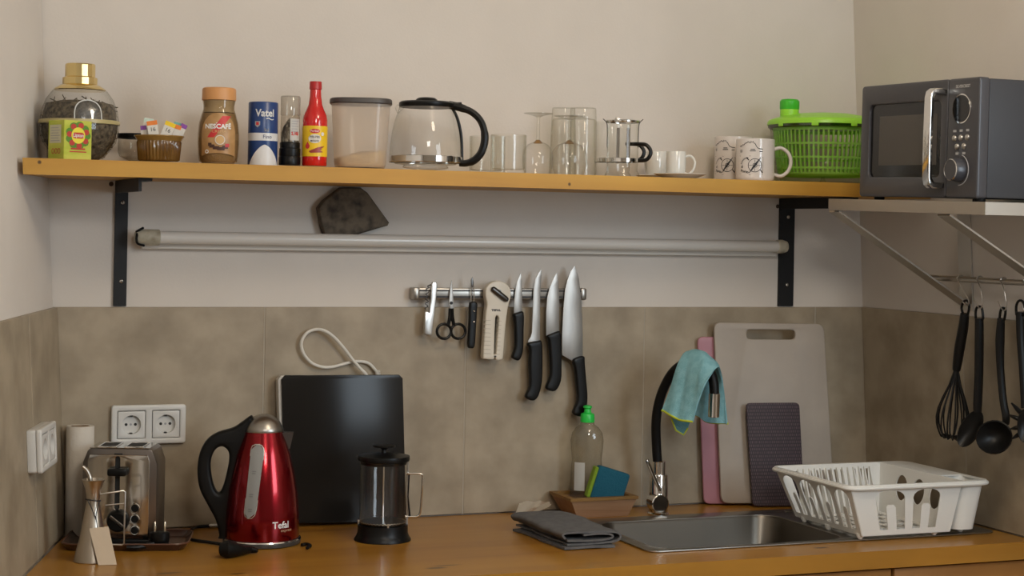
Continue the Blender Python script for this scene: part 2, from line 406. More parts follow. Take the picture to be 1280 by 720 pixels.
for i in range(3): side((i, 0), (i+1, 0)); side((i+1, 3), (i, 3)); side((0, i+1), (0, i)); side((3, i), (3, i+1))
side((2, 1), (1, 1)); side((1, 2), (2, 2)); side((1, 1), (1, 2)); side((2, 2), (2, 1))
fe = [e for e in bm.edges if all(abs(v.co.y-CF) < 1e-6 and abs(v.co.z-CT) < 1e-6 for v in e.verts)]
bmesh.ops.bevel(bm, geom=fe, offset=.003, segments=2, affect='EDGES')
solo('worktop', bm, 'counter_wood', 'varnished orange pine worktop running the whole width of the niche', 'worktop', (0, 0, 0))

# ---- base cabinets below the worktop
for k, (a, b) in enumerate(((.06, .50), (.504, 1.03), (1.034, 1.56), (1.564, 1.90))):
    lab = ['pine base cabinet in the corner under the kettle end', 'pine base cabinet under the coffee press', 'pine base cabinet below the sink bowl', 'pine base cabinet under the white dish rack'][k]
    cab = thing('base_cabinet', lab, 'cabinet', ((a+b)/2, -.3, 0), 0, 'base cabinets'); h = (b-a)/2
    for x0, x1 in ((-h, -h+.016), (h-.016, h)):
        bm = B(); boxr(bm, x0, x1, -.30, .27, .1, CT-.037); put('side_panel', bm, 'cabinet_wood', cab)
    bm = B(); boxr(bm, -h+.016, h-.016, -.30, .27, .1, .116); put('bottom_panel', bm, 'cabinet_wood', cab)
    bm = B(); boxr(bm, -h+.016, h-.016, .26, .27, .116, CT-.037); put('back_panel', bm, 'cabinet_wood', cab)
    bm = B(); boxr(bm, -h+.01, h-.01, -.25, .25, 0.0, .1); put('plinth', bm, 'black_matte', cab)
    bm = B(); boxr(bm, -h+.002, h-.002, -.322, -.301, .11, CT-.042, .002)
    d = put('door', bm, 'cabinet_wood', cab)
    bm = B(); tube(bm, [(h-.05, -.323, .70), (h-.05, -.345, .70), (h-.05, -.345, .58), (h-.05, -.323, .58)], .005); put('handle', bm, 'steel', d)

# ---- sink
sk = thing('kitchen_sink', 'stainless steel inset sink with bowl and drainer in the pine worktop', 'sink', (1.3, -.33, CT))
def S(x, y, z): return (x, y, CT+z)
bm = B()
flat(bm, [rrect(SX0, SX1, SY0, SY1, .025), rrect(BX0, BX1, BY0, BY1, .05)], lambda u, v, w_: S(u, v, .0022+w_), .003, .0008, 1)
put('flange', bm, 'brushed', sk, world=True)
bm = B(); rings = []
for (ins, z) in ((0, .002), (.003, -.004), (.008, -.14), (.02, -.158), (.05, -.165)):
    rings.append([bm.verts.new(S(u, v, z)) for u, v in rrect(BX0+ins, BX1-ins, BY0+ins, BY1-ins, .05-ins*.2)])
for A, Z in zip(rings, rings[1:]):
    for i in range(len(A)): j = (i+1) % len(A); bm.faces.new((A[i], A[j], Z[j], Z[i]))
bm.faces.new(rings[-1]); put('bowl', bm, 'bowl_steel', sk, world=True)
bm = B(); solid(bm, [(.04, -.164), (.042, -.160), (.03, -.158)], 24, c=((BX0+BX1)/2, (BY0+BY1)/2, CT)); put('drain', bm, 'chrome', sk, world=True)
for k in range(7):
    y = -.48+k*.05; bm = B(); box(bm, (1.71, y, CT+.0045), (.28, .008, .003), .0012, 1); put('drainer_rib', bm, 'brushed', sk, world=True)

# ================================================================== wooden wall shelf with brackets
SHB, SHT, SHF = 1.620, 1.6505, -.30
bm = B(); e = .0015
hexa(bm, [(left_x(SHF, 1.62)+e, SHF, SHB), (right_x(1.63)-e, SHF, SHB), (right_x(1.63)-e, TT-.001, SHB), (left_x(TT, 1.62)+e, TT-.001, SHB),
          (left_x(SHF, 1.65)+e, SHF, SHT), (right_x(1.65)-e, SHF, SHT), (right_x(1.65)-e, TT-.001, SHT), (left_x(TT, 1.65)+e, TT-.001, SHT)])
M['shelf_wood'] = wood('shelf_wood', (.57, .315, .055), (.49, .25, .038), (.36, .165, .026), (1.0, 30, 30), .5,
                       knots=((-.101, SHF, 1.643, .004, .004), (.97, SHF, 1.630, .0035, .004)))
solo('wall_shelf', bm, 'shelf_wood', 'long pine board shelf spanning the wall above the tube lamp', 'shelf', (0, 0, 0), smooth=0)
for k, (x0, x1, lab) in enumerate(((.087, .113, 'black steel angle bracket under the shelf near the tea jar'), (1.652, 1.692, 'black steel angle bracket under the shelf by the microwave'))):
    br = thing('shelf_bracket', lab, 'bracket', ((x0+x1)/2, TT, 1.36), 0, 'shelf brackets')
    bm = B(); boxr(bm, x0, x1, TT-.0075, TT-.0005, 1.362, SHB-.001); put('upright', bm, 'black_metal', br, True)
    bm = B(); boxr(bm, x0, x1, -.27, TT-.0076, SHB-.006, SHB-.0007); boxr(bm, x0, x0+.006, -.27, TT-.0076, SHB-.026, SHB-.006); put('arm', bm, 'black_metal', br, True)
    for z in (1.575, 1.413):
        bm = B(); bmesh.ops.create_uvsphere(bm, u_segments=12, v_segments=6, radius=.0042)
        for v in bm.verts: v.co = Vector((v.co.x+(x0+x1)/2+.002, v.co.y*.5+TT-.0078, v.co.z+z))
        sc_ = put('screw', bm, 'steel', br, True)
        if k == 0:
            bm = B(); cx = (x0+x1)/2+.002
            box(bm, (cx, TT-.0102, z), (.0045, .0006, .0012)); box(bm, (cx, TT-.0102, z), (.0012, .0007, .0045)); put('cross_slot', bm, 'ink', sc_, True)

# ---- fluorescent tube fitting below the shelf
TZ = 1.5045
tl = thing('tube_lamp', 'unlit white fluorescent tube lamp on the wall under the pine shelf', 'lamp', (.88, TT, TZ))
M['tube_white'] = mat('tube_white', (.70, .67, .62), .22)
M['old_cap'] = mat('old_cap', (.50, .46, .36), .5, var=((40, 40, 40), (.30, .26, .18), .45, .7))
def xl(bm, prof, x0, y, z, n=24):       # turned about the x axis
    lathe(bm, prof, n); bm.transform(Matrix.Translation((x0, y, z)) @ Matrix.Rotation(pi/2, 4, 'Y')); return bm
bm = B(); boxr(bm, .14, 1.635, -.014, TT-.0005, TZ-.024, TZ+.004, .003); put('batten', bm, 'tube_white', tl, True)
bm = B(); xl(bm, [(0, 0), (.0132, 0), (.0132, 1.455), (0, 1.455)], .172, -.034, TZ); put('tube', bm, 'tube_white', tl, True)
bm = B(); xl(bm, [(0, 0), (.010, .001), (.015, .008), (.0165, .018), (.0165, .05), (.0138, .052), (0, .052)], .121, -.032, TZ); put('end_cap', bm, 'old_cap', tl, True)
bm = B(); xl(bm, [(0, 0), (.0138, 0), (.0160, .003), (.0160, .016), (.013, .026), (0, .028)], 1.622, -.033, TZ); put('end_cap', bm, 'old_cap', tl, True)
bm = B(); tube(bm, smoothpath([(.127, -.03, TZ+.010), (.124, -.045, TZ+.004), (.123, -.046, TZ-.004), (.126, -.045, TZ-.013), (.14, -.04, TZ-.017)], 5), .0026, 6)
tube(bm, smoothpath([(.124, -.036, TZ+.011), (.130, -.042, TZ+.015), (.138, -.036, TZ+.019)], 4), .0026, 6); put('clip', bm, 'black_matte', tl, True)
bm = B()                                  # dark cracked stone wedge that stands on the batten
M['stone'] = mat('stone', (.125, .097, .066), .8, var=((42, 42, 42), (.028, .021, .015), .42, .68), bump=(60, .9))
ST = [(397, 253), (404, 243), (426, 226), (450, 226), (459, 233), (486, 272), (484, 276), (470, 280), (445, 288), (428, 291), (406, 291), (401, 276)]
P0 = [aty(x, y, -.012) for x, y in ST]
lo, hi = min(p.z for p in P0), max(p.z for p in P0)
hi_t, lo_t = SHB-.0015, TZ+.0055
loop = [(p.x, lo_t+(p.z-lo)*(hi_t-lo_t)/(hi-lo)) for p in P0]
flat(bm, [loop], lambda u, v, w_: (u, -.0065+w_, v), .028, .006, 2)
solo('stone_wedge', bm, 'stone', 'dark brown mottled angular stone wedged between tube lamp and pine shelf', 'stone', (.585, 0, TZ), world=True, smooth=30)
# ================================================================== things on the pine shelf
class Spot:
    """a standing place: pixel column cx of its axis at depth Y on a surface of height z0"""
    def __init__(s, cx, Y, z0, py=200, e=.0):
        s.cx, s.Y, s.z0 = cx, Y, z0; c = aty(cx, py, Y); s.loc = (c.x, Y, z0+e); s.s = scale_at(c); s.rz = view_angle(c)
    def z(s, py): return max(0, aty(s.cx, py, s.Y).z-s.z0)
    def pr(s, L_): return [(hw/s.s, s.z(py)) for hw, py in L_]
    def r(s, hw): return hw/s.s

# ---- big glass tea jar with a gilt lid
sp = Spot(98.5, -.118, SHT)
tj = thing('tea_jar', 'big round glass jar of dried tea with stepped gold lid', 'jar', sp.loc, sp.rz)
pj = sp.pr([(24, 199), (31, 196.5), (45, 178), (48.5, 165), (48.5, 151), (46.5, 138), (41, 124), (33, 113)])
NJ = 10
bm = B(); lathe(bm, pj, NJ*4); put('glass_body', bm, 'glass', tj)
bm = B(); lathe(bm, [(0, .001)]+[(r-.0006, z) for r, z in pj[:1]], NJ*4); put('bottom', bm, 'glass', tj)
M['tea'] = mat('tea', (.17, .135, .088), .95, var=((120, 120, 120), (.035, .027, .019), .35, .66), bump=(220, 1))
radj = interp(pj)
bm = B(); zt = sp.z(130); inner = [(radj(z)-.004, z) for z in [.002+(zt-.002)*k/14 for k in range(15)]]
solid(bm, inner+[(inner[-1][0]*.55, zt+.006)], 36)
rnd = random.Random(3)
for v in bm.verts:
    q = rnd.uniform(-1, 1)*.0016
    v.co += Vector((v.co.x, v.co.y, 0)).normalized()*min(q, .0012) if v.co.length > 0 else Vector()
for k in range(420):                    # curled leaves standing proud of the mass
    a = rnd.uniform(0, 2*pi); z = rnd.uniform(.01, zt+.007); r0 = (radj(min(z, zt))-.0045)*(1 if z < zt else rnd.uniform(.1, .95))
    p = Vector((r0*cos(a), r0*sin(a), z)); d = Vector((rnd.uniform(-1, 1), rnd.uniform(-1, 1), rnd.uniform(-.6, 1))).normalized()
    rad_ = Vector((cos(a), sin(a), 0)); d = (d-rad_*max(d.dot(rad_), 0)).normalized()*rnd.uniform(.003, .0075)*(1.6 if z > zt-.006 else 1); t = d.cross(rad_).normalized()*.0011
    vv = [bm.verts.new(p-d-t), bm.verts.new(p+d-t), bm.verts.new(p+d+t), bm.verts.new(p-d+t)]; bm.faces.new(vv)
put('tea_leaves', bm, 'tea', tj, kind='stuff', smooth=0, label='dark dried tea leaves')
bm = B(); rb = sp.r(49.6); lathe(bm, [(rb-.003, sp.z(156)), (rb, sp.z(155.5)), (rb+.0006, sp.z(153.5)), (rb, sp.z(151)), (rb-.003, sp.z(150.5))], NJ*4); put('band', bm, 'band_cream', tj)
M['jar_window'] = glass('jar_window', (.80, .84, .9), (.6, .64, .7), .5, .05, .16)
bm = B(); fnj = wrap(radj, .22, .0012)
patch(bm, -.026, .026, sp.z(151), lambda u: sp.z(151)+.037*sqrt(max(0, 1-(u/.0265)**2))**.6, fnj, 18, 6); wdw = put('arched_panel', bm, 'jar_window', tj)
bm = B(); ribbon(bm, [(-.026*cos(pi*k/24), sp.z(151)+.037*max(0, sin(pi*k/24))**.6) for k in range(25)], .0022, wrap(radj, .22, .002)); put('moulded_edge', bm, M.setdefault('glass_edge', mat('glass_edge', (.62, .63, .62), .12)), wdw)
lidp = sp.pr([(31, 113.5), (32, 112.5), (31, 111), (24, 106.5), (21.5, 105.5), (21.5, 97.5), (19.5, 96.5), (18.6, 96), (18.6, 81.5), (17.8, 80)])
bm = B(); solid(bm, lidp[:5], 48); lid = put('lid', bm, 'gold', tj, smooth=30)
bm = B(); solid(bm, lidp[4:], 16, a0=.1); put('lid_knob', bm, 'gold', lid, smooth=12)

# ---- tea carton in front of the jar
p = aty(84, 190, -.268)
bx = thing('tea_box', 'small green and yellow tea carton standing before the glass jar', 'box', (p.x+.009, -.2365, SHT), view_angle(p)+.62)
hgt = sp.z(150)-.009; bw, bd = .0625, .050
M['carton'] = mat('carton', (.42, .50, .035), .45, var=((9, 9, 26), (.60, .60, .10), .4, .6)); M['carton_yellow'] = mat('carton_yellow', (.82, .72, .06), .45)
M['carton_green'] = mat('carton_green', (.10, .25, .02), .5); M['carton_red'] = mat('carton_red', (.50, .045, .03), .5)
M['carton_pale'] = mat('carton_pale', (.62, .60, .42), .5)
bm = B(); boxr(bm, -bw/2, bw/2, -bd/2, bd/2, 0, hgt, .0008, 1); put('carton', bm, 'carton', bx)
def fr(e): return lambda u, v: (u, -bd/2-e, v)
def sd(e): return lambda u, v: (-bw/2-e, -u, v)
zc = hgt*.62
bm = B(); rr = random.Random(5)
for k in range(9):
    a = k*2*pi/9; bm2 = circ(.0195*cos(a), zc+.0195*sin(a), .0095, .0075, 10); bm.faces.new([bm.verts.new(fr(.0004+k*.00002)(u, min(v, hgt-.001))) for u, v in bm2])
put('printed_leaf', bm, 'carton_green', bx, smooth=0)
bm = B()
for k in range(7):
    a = k*2*pi/7+.35; bm.faces.new([bm.verts.new(fr(.0007+k*.00002)(u, min(v, hgt-.001))) for u, v in circ(.0195*cos(a), zc+.0195*sin(a), .0066, .0056, 10)])
put('printed_fruit', bm, 'carton_red', bx, smooth=0)
bm = B(); bm.faces.new([bm.verts.new(fr(.0010)(u, v)) for u, v in circ(0, zc, .0155, .0155, 24)]); put('printed_disc', bm, 'carton_yellow', bx, smooth=0)
bm = B(); bm.faces.new([bm.verts.new(fr(.0013)(u, v)) for u, v in rrect(-.0128, .0128, zc-.0056, zc+.0056, .005)]); put('printed_badge', bm, 'carton_red', bx, smooth=0)
text('lettering', 'Lipton', .0095, 'white_paint', bx, lambda u, v: fr(.0016)(u, v+zc), bold=.0002)
bm = B(); patch(bm, -.016, .016, .0195, .0225, fr(.0008), 1, 1); patch(bm, -.019, .019, .0145, .0165, fr(.0008), 1, 1); put('printed_line', bm, 'carton_red', bx, smooth=0)
bm = B(); patch(bm, -.020, .016, hgt*.42, hgt*.88, sd(.0004), 1, 1); pnl = put('printed_panel', bm, 'carton_pale', bx, smooth=0)
bm = B()
for k in range(6): patch(bm, -.016, .012-.004*(k % 2), hgt*(.47+k*.065), hgt*(.485+k*.065), sd(.0008), 1, 1)
put('printed_text', bm, 'grey_ink', pnl, smooth=0)
for k in range(3):
    bm = B(); ribbon(bm, circ(-.009+k*.0095, .016, .0036, .0046, 16), .0014, sd(.0006), True); put('printed_ring', bm, 'carton_red', bx, smooth=0)

# ---- low glass with a black rim behind the ramekin
sp = Spot(171, -.078, SHT)
cg = thing('storage_glass', 'low clear glass pot with a black rim behind the ramekin', 'jar', sp.loc, sp.rz)
pc = sp.pr([(17, 198), (21.5, 196), (23.5, 190), (23.5, 174), (22.5, 171)])
bm = B(); lathe(bm, [(0, .001)]+pc, 36); put('glass_body', bm, 'smoked', cg)
bm = B(); z0, z1 = sp.z(173.5), sp.z(167.5); ro = sp.r(24.6); lathe(bm, [(ro-.003, z0), (ro, z0), (ro, z1), (ro-.003, z1), (ro-.003, z0)], 36); put('rim', bm, 'black_matte', cg)

# ---- brown fluted ramekin with sachets
sp = Spot(198.5, -.205, SHT)
rk = thing('ramekin', 'brown glazed fluted ramekin holding sugar sachets', 'ramekin', sp.loc, sp.rz)
M['brown_glaze'] = mat('brown_glaze', (.20, .105, .025), .18, var=((30, 30, 6), (.10, .045, .012), .35, .65), coat=.5)
M['rim_glaze'] = mat('rim_glaze', (.26, .155, .045), .2, coat=.5)
bm = B(); nf = 38; n = nf*4; rows = []
for hw, py in ((23.5, 201.5), (25.0, 200), (26.5, 184), (27.0, 178), (26.5, 176)):
    r0 = sp.r(hw); z = sp.z(py); amp = .0012 if 177 < py < 201 else .0002
    rows.append([bm.verts.new(((r0+amp*cos(nf*2*pi*i/n))*cos(2*pi*i/n), (r0+amp*cos(nf*2*pi*i/n))*sin(2*pi*i/n), z)) for i in range(n)])
for A, Z in zip(rows, rows[1:]):
    for i in range(n): bm.faces.new((A[i], A[(i+1) % n], Z[(i+1) % n], Z[i]))
bm.faces.new(rows[0][::-1]); put('fluted_wall', bm, 'brown_glaze', rk, smooth=60)
bm = B(); lathe(bm, [(.0, .006)]+sp.pr([(24.5, 199), (25.6, 177), (27, 176.5), (29.5, 172.5), (31, 170.8), (30.6, 169.6), (28.2, 170.2), (25.4, 176)]), 48); put('rim', bm, 'rim_glaze', rk)
tips = {'purple': (.24, .06, .36), 'orange': (.80, .22, .03), 'yellow': (.88, .60, .01), 'teal': (.18, .45, .42), 'mint': (.55, .68, .60)}
for k, v in tips.items(): M['tip_'+k] = mat('tip_'+k, v, .5)
base_r = Vector(sp.loc)
SACH = (('sugar sachet with violet tip standing leftmost in the brown ramekin', 179, 157, -.12, .004, .0115, 'purple', ''),
        ('white sugar sachet with broad orange tip printed 16', 189.5, 151, -.16, -.010, .020, 'orange', '16'),
        ('pale mint tipped sugar sachet behind the broad orange one', 186, 148, .12, .012, .018, 'mint', ''),
        ('white sugar sachet with yellow tip leaning in the ramekin', 214, 153, .38, -.010, .0205, 'yellow', '16'),
        ('teal tipped sugar sachet beside the yellow one', 222.5, 153, .25, .012, .014, 'teal', ''),
        ('sugar sachet with purple tip leaning out over the ramekin rim', 231, 155.5, .42, .004, .0125, 'purple', ''),
        ('narrow sugar sachet with dull orange tip next to the yellow one', 223.5, 156.5, .30, -.003, .0125, 'orange', ''))
for lab, px0, py0, ang, dep, wd, tip, mark in SACH:
    q = aty(px0, py0, sp.Y+dep); ln = (q.z-SHT-.010)/cos(ang)
    s_ = thing('sugar_sachet', lab, 'sachet', q, 0, 'sachets in the ramekin')
    s_.matrix_basis = Matrix.Translation(q) @ Matrix.Rotation(sp.rz, 4, 'Z') @ Matrix.Rotation(ang, 4, 'Y')
    bm = B(); box(bm, (0, 0, -.0085-(ln-.0085)/2), (wd, .0012, ln-.0085), .0005, 1); put('paper', bm, 'paper', s_)
    bm = B(); box(bm, (0, 0, -.00425), (wd, .0010, .0085), .0004, 1); put('tip', bm, 'tip_'+tip, s_)
    if mark: text('lettering', mark, .011, 'ink', s_, lambda u, v: (u, -.0010, v-.017))

# ---- instant coffee jar
sp = Spot(272.5, -.205, SHT)
cj = thing('coffee_jar', 'instant coffee jar with brown label and orange lid', 'jar', sp.loc, sp.rz)
pc = sp.pr([(21, 203), (23.5, 202), (24.5, 196), (25.6, 180), (25.6, 168), (24.3, 155), (21.5, 144), (19.2, 137), (19.2, 132), (20.2, 126.5), (20, 125)])
M['coffee'] = mat('coffee', (.27, .175, .085), .9, bump=(300, .8)); M['coffee_top'] = mat('coffee_top', (.36, .28, .18), .8)
M['amber'] = glass('amber', (.93, .87, .75), (.6, .5, .38), .5)
bm = B(); lathe(bm, [(0, .001)]+pc, 40); put('glass_body', bm, 'amber', cj)
rc = interp(pc)
bm = B(); solid(bm, [(rc(z)-.002, z) for z in [.003+k*(sp.z(142)-.003)/10 for k in range(11)]], 32); put('coffee_powder', bm, 'coffee', cj, kind='stuff')
bm = B(); lathe(bm, [(rc(z)-.0016, z) for z in [sp.z(141)+k*(sp.z(126)-sp.z(141))/5 for k in range(6)]], 32); put('inner_dust', bm, 'coffee_top', cj, kind='stuff')
M['lid_orange'] = mat('lid_orange', (.60, .285, .10), .45)
bm = B(); solid(bm, sp.pr([(20, 126), (21.2, 125.5), (21.2, 123), (21, 113), (20.4, 111), (19, 110)]), 48); put('lid', bm, 'lid_orange', cj)
M['label_brown'] = mat('label_brown', (.46, .265, .105), .4, var=((60, 60, 60), (.39, .215, .08), .4, .6)); M['crema_red'] = mat('crema_red', (.55, .025, .03), .45); M['crema_tan'] = mat('crema_tan', (.60, .38, .16), .5); M['coffee_bean'] = mat('coffee_bean', (.06, .02, .012), .5)
f0 = wrap(rc, 0, .0009); zb, zt = sp.z(196), sp.z(142)
bm = B(); patch(bm, -.036, .036, lambda u: zb+.006*(1-(u/.036)**2)*1.0, lambda u: zb+(zt-zb)*(.50+.50*sqrt(max(0, 1-(u/.0365)**2))), f0, 24, 8); lb = put('label', bm, 'label_brown', cj)
f1 = wrap(rc, 0, .0014)
bm = B(); za, zb2 = sp.z(173), sp.z(146)
vv = []; patch(bm, 0, 1, lambda t: za, lambda t: zb2, lambda t, z: f1(-.022+.029*((z-za)/(zb2-za))+(.0135+.004*((z-za)/(zb2-za)))*t, z), 4, 10); put('printed_stripe', bm, 'crema_red', lb)
f2 = wrap(rc, 0, .0020)
zc = sp.z(159.5); text('lettering', 'NESCAFÉ', .0125, 'white_paint', lb, lambda u, v: f2(u-.001, v+zc), bold=.0004)
bm = B(); ribbon(bm, [(-.005, zc+.0068), (.024, zc+.0068)], .0012, f2); put('printed_bar', bm, 'white_paint', lb)
text('lettering', 'CREMA', .0075, 'crema_tan', lb, lambda u, v: f2(u+.001, v+sp.z(165.5)), sx=1.15)
zc = sp.z(176)
bm = B(); patch(bm, -.0085, .0085, lambda u: zc-.0085*sqrt(max(0, 1-(u/.0085)**2)), lambda u: zc+.0085*sqrt(max(0, 1-(u/.0085)**2)), lambda u, v: f2(u+.003, v), 14, 4); put('printed_cup', bm, 'crema_tan', lb)
bm = B(); ribbon(bm, circ(.003, zc, .0088, .0088, 28), .0013, wrap(rc, 0, .0025), True); put('printed_cup_rim', bm, 'paper', lb)
bm = B()
for u, py, w_ in ((-.012, 184, .005), (-.004, 186, .006), (.005, 187, .007), (.013, 185, .0055), (-.016, 182, .0035)):
    z_ = sp.z(py); patch(bm, -w_, w_, lambda q: z_-.0028, lambda q: z_+.0035, lambda a_, v: f2(u+a_, v), 4, 2)
put('printed_beans', bm, 'coffee_bean', lb)
bm = B(); z_ = sp.z(183); patch(bm, .013, .021, z_-.003, z_+.004, f2, 4, 2); put('printed_berry', bm, 'crema_red', lb)
bm = B(); z_ = sp.z(190.5); ribbon(bm, circ(-.022, z_, .003, .003, 16), .0016, f2, True); put('printed_mark', bm, 'white_paint', lb)

# ---- blue salt canister
sp = Spot(328, -.205, SHT)
sl = thing('salt_can', 'blue cardboard salt can with white band and printed salt heap', 'can', sp.loc, sp.rz)
M['salt_blue'] = mat('salt_blue', (.012, .045, .17), .3); M['salt_white'] = mat('salt_white', (.66, .66, .66), .35); M['salt_navy'] = mat('salt_navy', (.01, .025, .11), .4)
r0 = sp.r(18.4); H = sp.z(128)
bm = B(); solid(bm, [(r0-.0006, 0), (r0, .001), (r0, H-.002), (r0-.0008, H-.0005), (r0-.002, H), (r0-.003, H-.002)], 48); put('tube', bm, 'salt_blue', sl)
fw_ = wrap(r0, 0, .0004); FR = r0*1.35
bm = B(); patch(bm, -r0*pi, r0*pi, sp.z(176.5), sp.z(167), fw_, 48, 1); bd_ = put('band', bm, 'salt_white', sl)
bm = B(); h1, h0 = sp.z(181.5), .0015
patch(bm, -.041, .041, h0, lambda u: h0+(h1-h0)*max(.0, 1-abs((u-.004)/.036)**1.55) if abs(u-.004) < .036 else h0+.0001, fw_, 40, 4); put('printed_heap', bm, 'salt_white', sl)
f2 = wrap(r0, 0, .0010)
text('lettering', 'Vatel', .020, 'salt_white', sl, lambda u, v: f2(u+.004, v+sp.z(142.5)), bold=.0005, sx=.92)
text('lettering', 'Sal', .008, 'grey_ink', sl, lambda u, v: f2(u+.007, v+sp.z(163.5)))
text('lettering', 'Fino', .0105, 'salt_navy', bd_, lambda u, v: f2(u+.009, v+sp.z(171.8)))
bm = B(); ribbon(bm, [(.006+.002*k, sp.z(149.5)+.0015*sin(k*.8)) for k in range(9)], .0016, f2); put('printed_swash', bm, 'salt_white', sl)
bm = B(); z_ = sp.z(156); patch(bm, -.016, -.0055, lambda u: z_-.007+abs(u+.0108)*.9, z_+.0055, f2, 6, 2); sh_ = put('printed_crest', bm, 'grey_ink', sl)
bm = B(); z_ = sp.z(155.5); patch(bm, -.0135, -.008, z_-.003, z_+.003, wrap(r0, 0, .0014), 3, 1); put('printed_crest_field', bm, 'crema_red', sh_)

# ---- pepper mill
sp = Spot(362, -.195, SHT)
pm = thing('pepper_mill', 'clear plastic pepper mill with black grinder base and price sticker', 'pepper mill', sp.loc, sp.rz)
bm = B(); solid(bm, sp.pr([(13.2, 206.5), (13.6, 205), (13.6, 197), (12.9, 195.5), (13.2, 194), (13.2, 186), (12.4, 185), (12.6, 179), (12, 178)]), 36); put('grinder', bm, 'black_plastic', pm)
pb = sp.pr([(11.9, 178), (11.9, 146), (11.5, 144.5)]); bm = B(); lathe(bm, pb, 36); put('glass_body', bm, 'smoked', pm)
M['pepper'] = mat('pepper', (.11, .085, .06), .9, var=((200, 200, 60), (.42, .38, .30), .5, .62), bump=(250, .8))
bm = B(); solid(bm, [(pb[0][0]-.0015, sp.z(177.5)), (pb[0][0]-.0015, sp.z(166)), (pb[0][0]-.006, sp.z(158)), (.003, sp.z(148))], 24); put('peppercorns', bm, 'pepper', pm, kind='stuff')
bm = B(); lathe(bm, sp.pr([(11.2, 144.5), (12.3, 144), (12.3, 122), (11.6, 120.3)])+[(0, sp.z(120))], 36); put('cap', bm, M.setdefault('cap_clear', glass('cap_clear', (.84, .82, .77), (.5, .5, .46), .5, .05, .06, haze=.18)), pm)
f2 = wrap(pb[0][0], 0, .0007)
M['sticker'] = mat('sticker', (.50, .485, .455), .5)
bm = B(); patch(bm, .000, .022, sp.z(176), sp.z(149), f2, 8, 2); st = put('sticker', bm, 'sticker', pm)
f3 = wrap(pb[0][0], 0, .0012)
for k in range(5):
    bm = B(); z_ = sp.z(152+k*3.2); patch(bm, .003, .018-.003*(k % 2), z_-.0008, z_+.0008, f3, 5, 1); put('printed_line', bm, 'grey_ink', st)
text('lettering', '2,10$', .0085, 'red_ink', st, lambda u, v: f3(u+.010, v+sp.z(167.5)), bold=.0004, sx=.8)

# ---- chilli sauce bottle
sp = Spot(393, -.205, SHT)
pp = thing('sauce_bottle', 'red hot chilli sauce bottle with yellow label', 'bottle', sp.loc, sp.rz)
M['sauce_red'] = mat('sauce_red', (.58, .010, .008), .16, coat=.4); M['cap_red'] = mat('cap_red', (.42, .012, .016), .35); M['sauce_low'] = mat('sauce_low', (.24, .006, .012), .18, coat=.4)
pbt = sp.pr([(14.6, 207.5), (15.4, 206), (15.4, 196), (15.4, 158), (15.4, 150), (14.2, 144), (11.0, 137), (8.6, 131), (7.4, 122), (6.9, 112)])
bm = B(); solid(bm, pbt, 40); put('bottle_body', bm, 'sauce_red', pp)
bm = B(); solid(bm, sp.pr([(7.2, 112), (7.8, 111.5), (7.6, 103), (7.2, 102)]), 28); put('cap', bm, 'cap_red', pp)
rp_ = interp(pbt); f1 = wrap(rp_, 0, .0006); f2 = wrap(rp_, 0, .0012); f3 = wrap(rp_, 0, .0018)
M['label_yellow'] = mat('label_yellow', (.80, .52, .01), .4); M['chilli'] = mat('chilli', (.30, .035, .025), .4)
bm = B(); patch(bm, -.052, .052, sp.z(196), sp.z(158), f1, 40, 2); lb = put('label', bm, 'label_yellow', pp)
bm = B(); z_ = sp.z(164.5); patch(bm, -.010, .010, lambda u: z_-.0045*sqrt(max(0, 1-(u/.0102)**2)), lambda u: z_+.0045*sqrt(max(0, 1-(u/.0102)**2)), f2, 12, 2); bg = put('printed_badge', bm, 'crema_red', lb)
text('lettering', 'Ferbar', .0062, 'white_paint', bg, lambda u, v: f3(u, v+sp.z(164.5)))
bm = B(); z_ = sp.z(174); patch(bm, -.0125, .0125, lambda u: z_-.009*sqrt(max(0, 1-(u/.0128)**2)), lambda u: z_+.009*sqrt(max(0, 1-(u/.0128)**2)), f2, 12, 2); sd_ = put('printed_shield', bm, 'paper', lb)
text('lettering', 'PIRI-PIRI', .0066, 'ink', sd_, lambda u, v: f3(u, v+sp.z(172)), sx=.82)
text('lettering', 'MOLHO', .0045, 'ink', sd_, lambda u, v: f3(u, v+sp.z(176.8)), bold=.0001)
bm = B()
for du, dz, a in ((.002, 0, .25), (.007, .0018, .55), (.004, -.0018, .05)):
    pts = [(-.013+.026*t+du, sp.z(190)+dz+.008*t*t*a*2+.002*sin(3*t)) for t in [k/10 for k in range(11)]]
    for k in range(10):
        w0 = .0052*sin(pi*min(.97, .15+.85*k/10)); ribbon(bm, pts[k:k+2], max(w0, .0006), f2)
put('printed_chillies', bm, 'chilli', lb)
bm = B(); z_ = sp.z(183); patch(bm, -.0195, -.0095, lambda u: z_-.006*sqrt(max(0, 1-((u+.0145)/.005)**2)), lambda u: z_+.0085*max(0, 1-abs((u+.0145)/.005)), f2, 8, 2); put('printed_flame', bm, 'crema_red', lb)
bm = B(); z_ = sp.z(168); patch(bm, .0125, .0195, lambda u: z_-.0038*sqrt(max(0, 1-((u-.016)/.0036)**2)), lambda u: z_+.0038*sqrt(max(0, 1-((u-.016)/.0036)**2)), f2, 8, 2); put('printed_seal', bm, 'paper', lb)

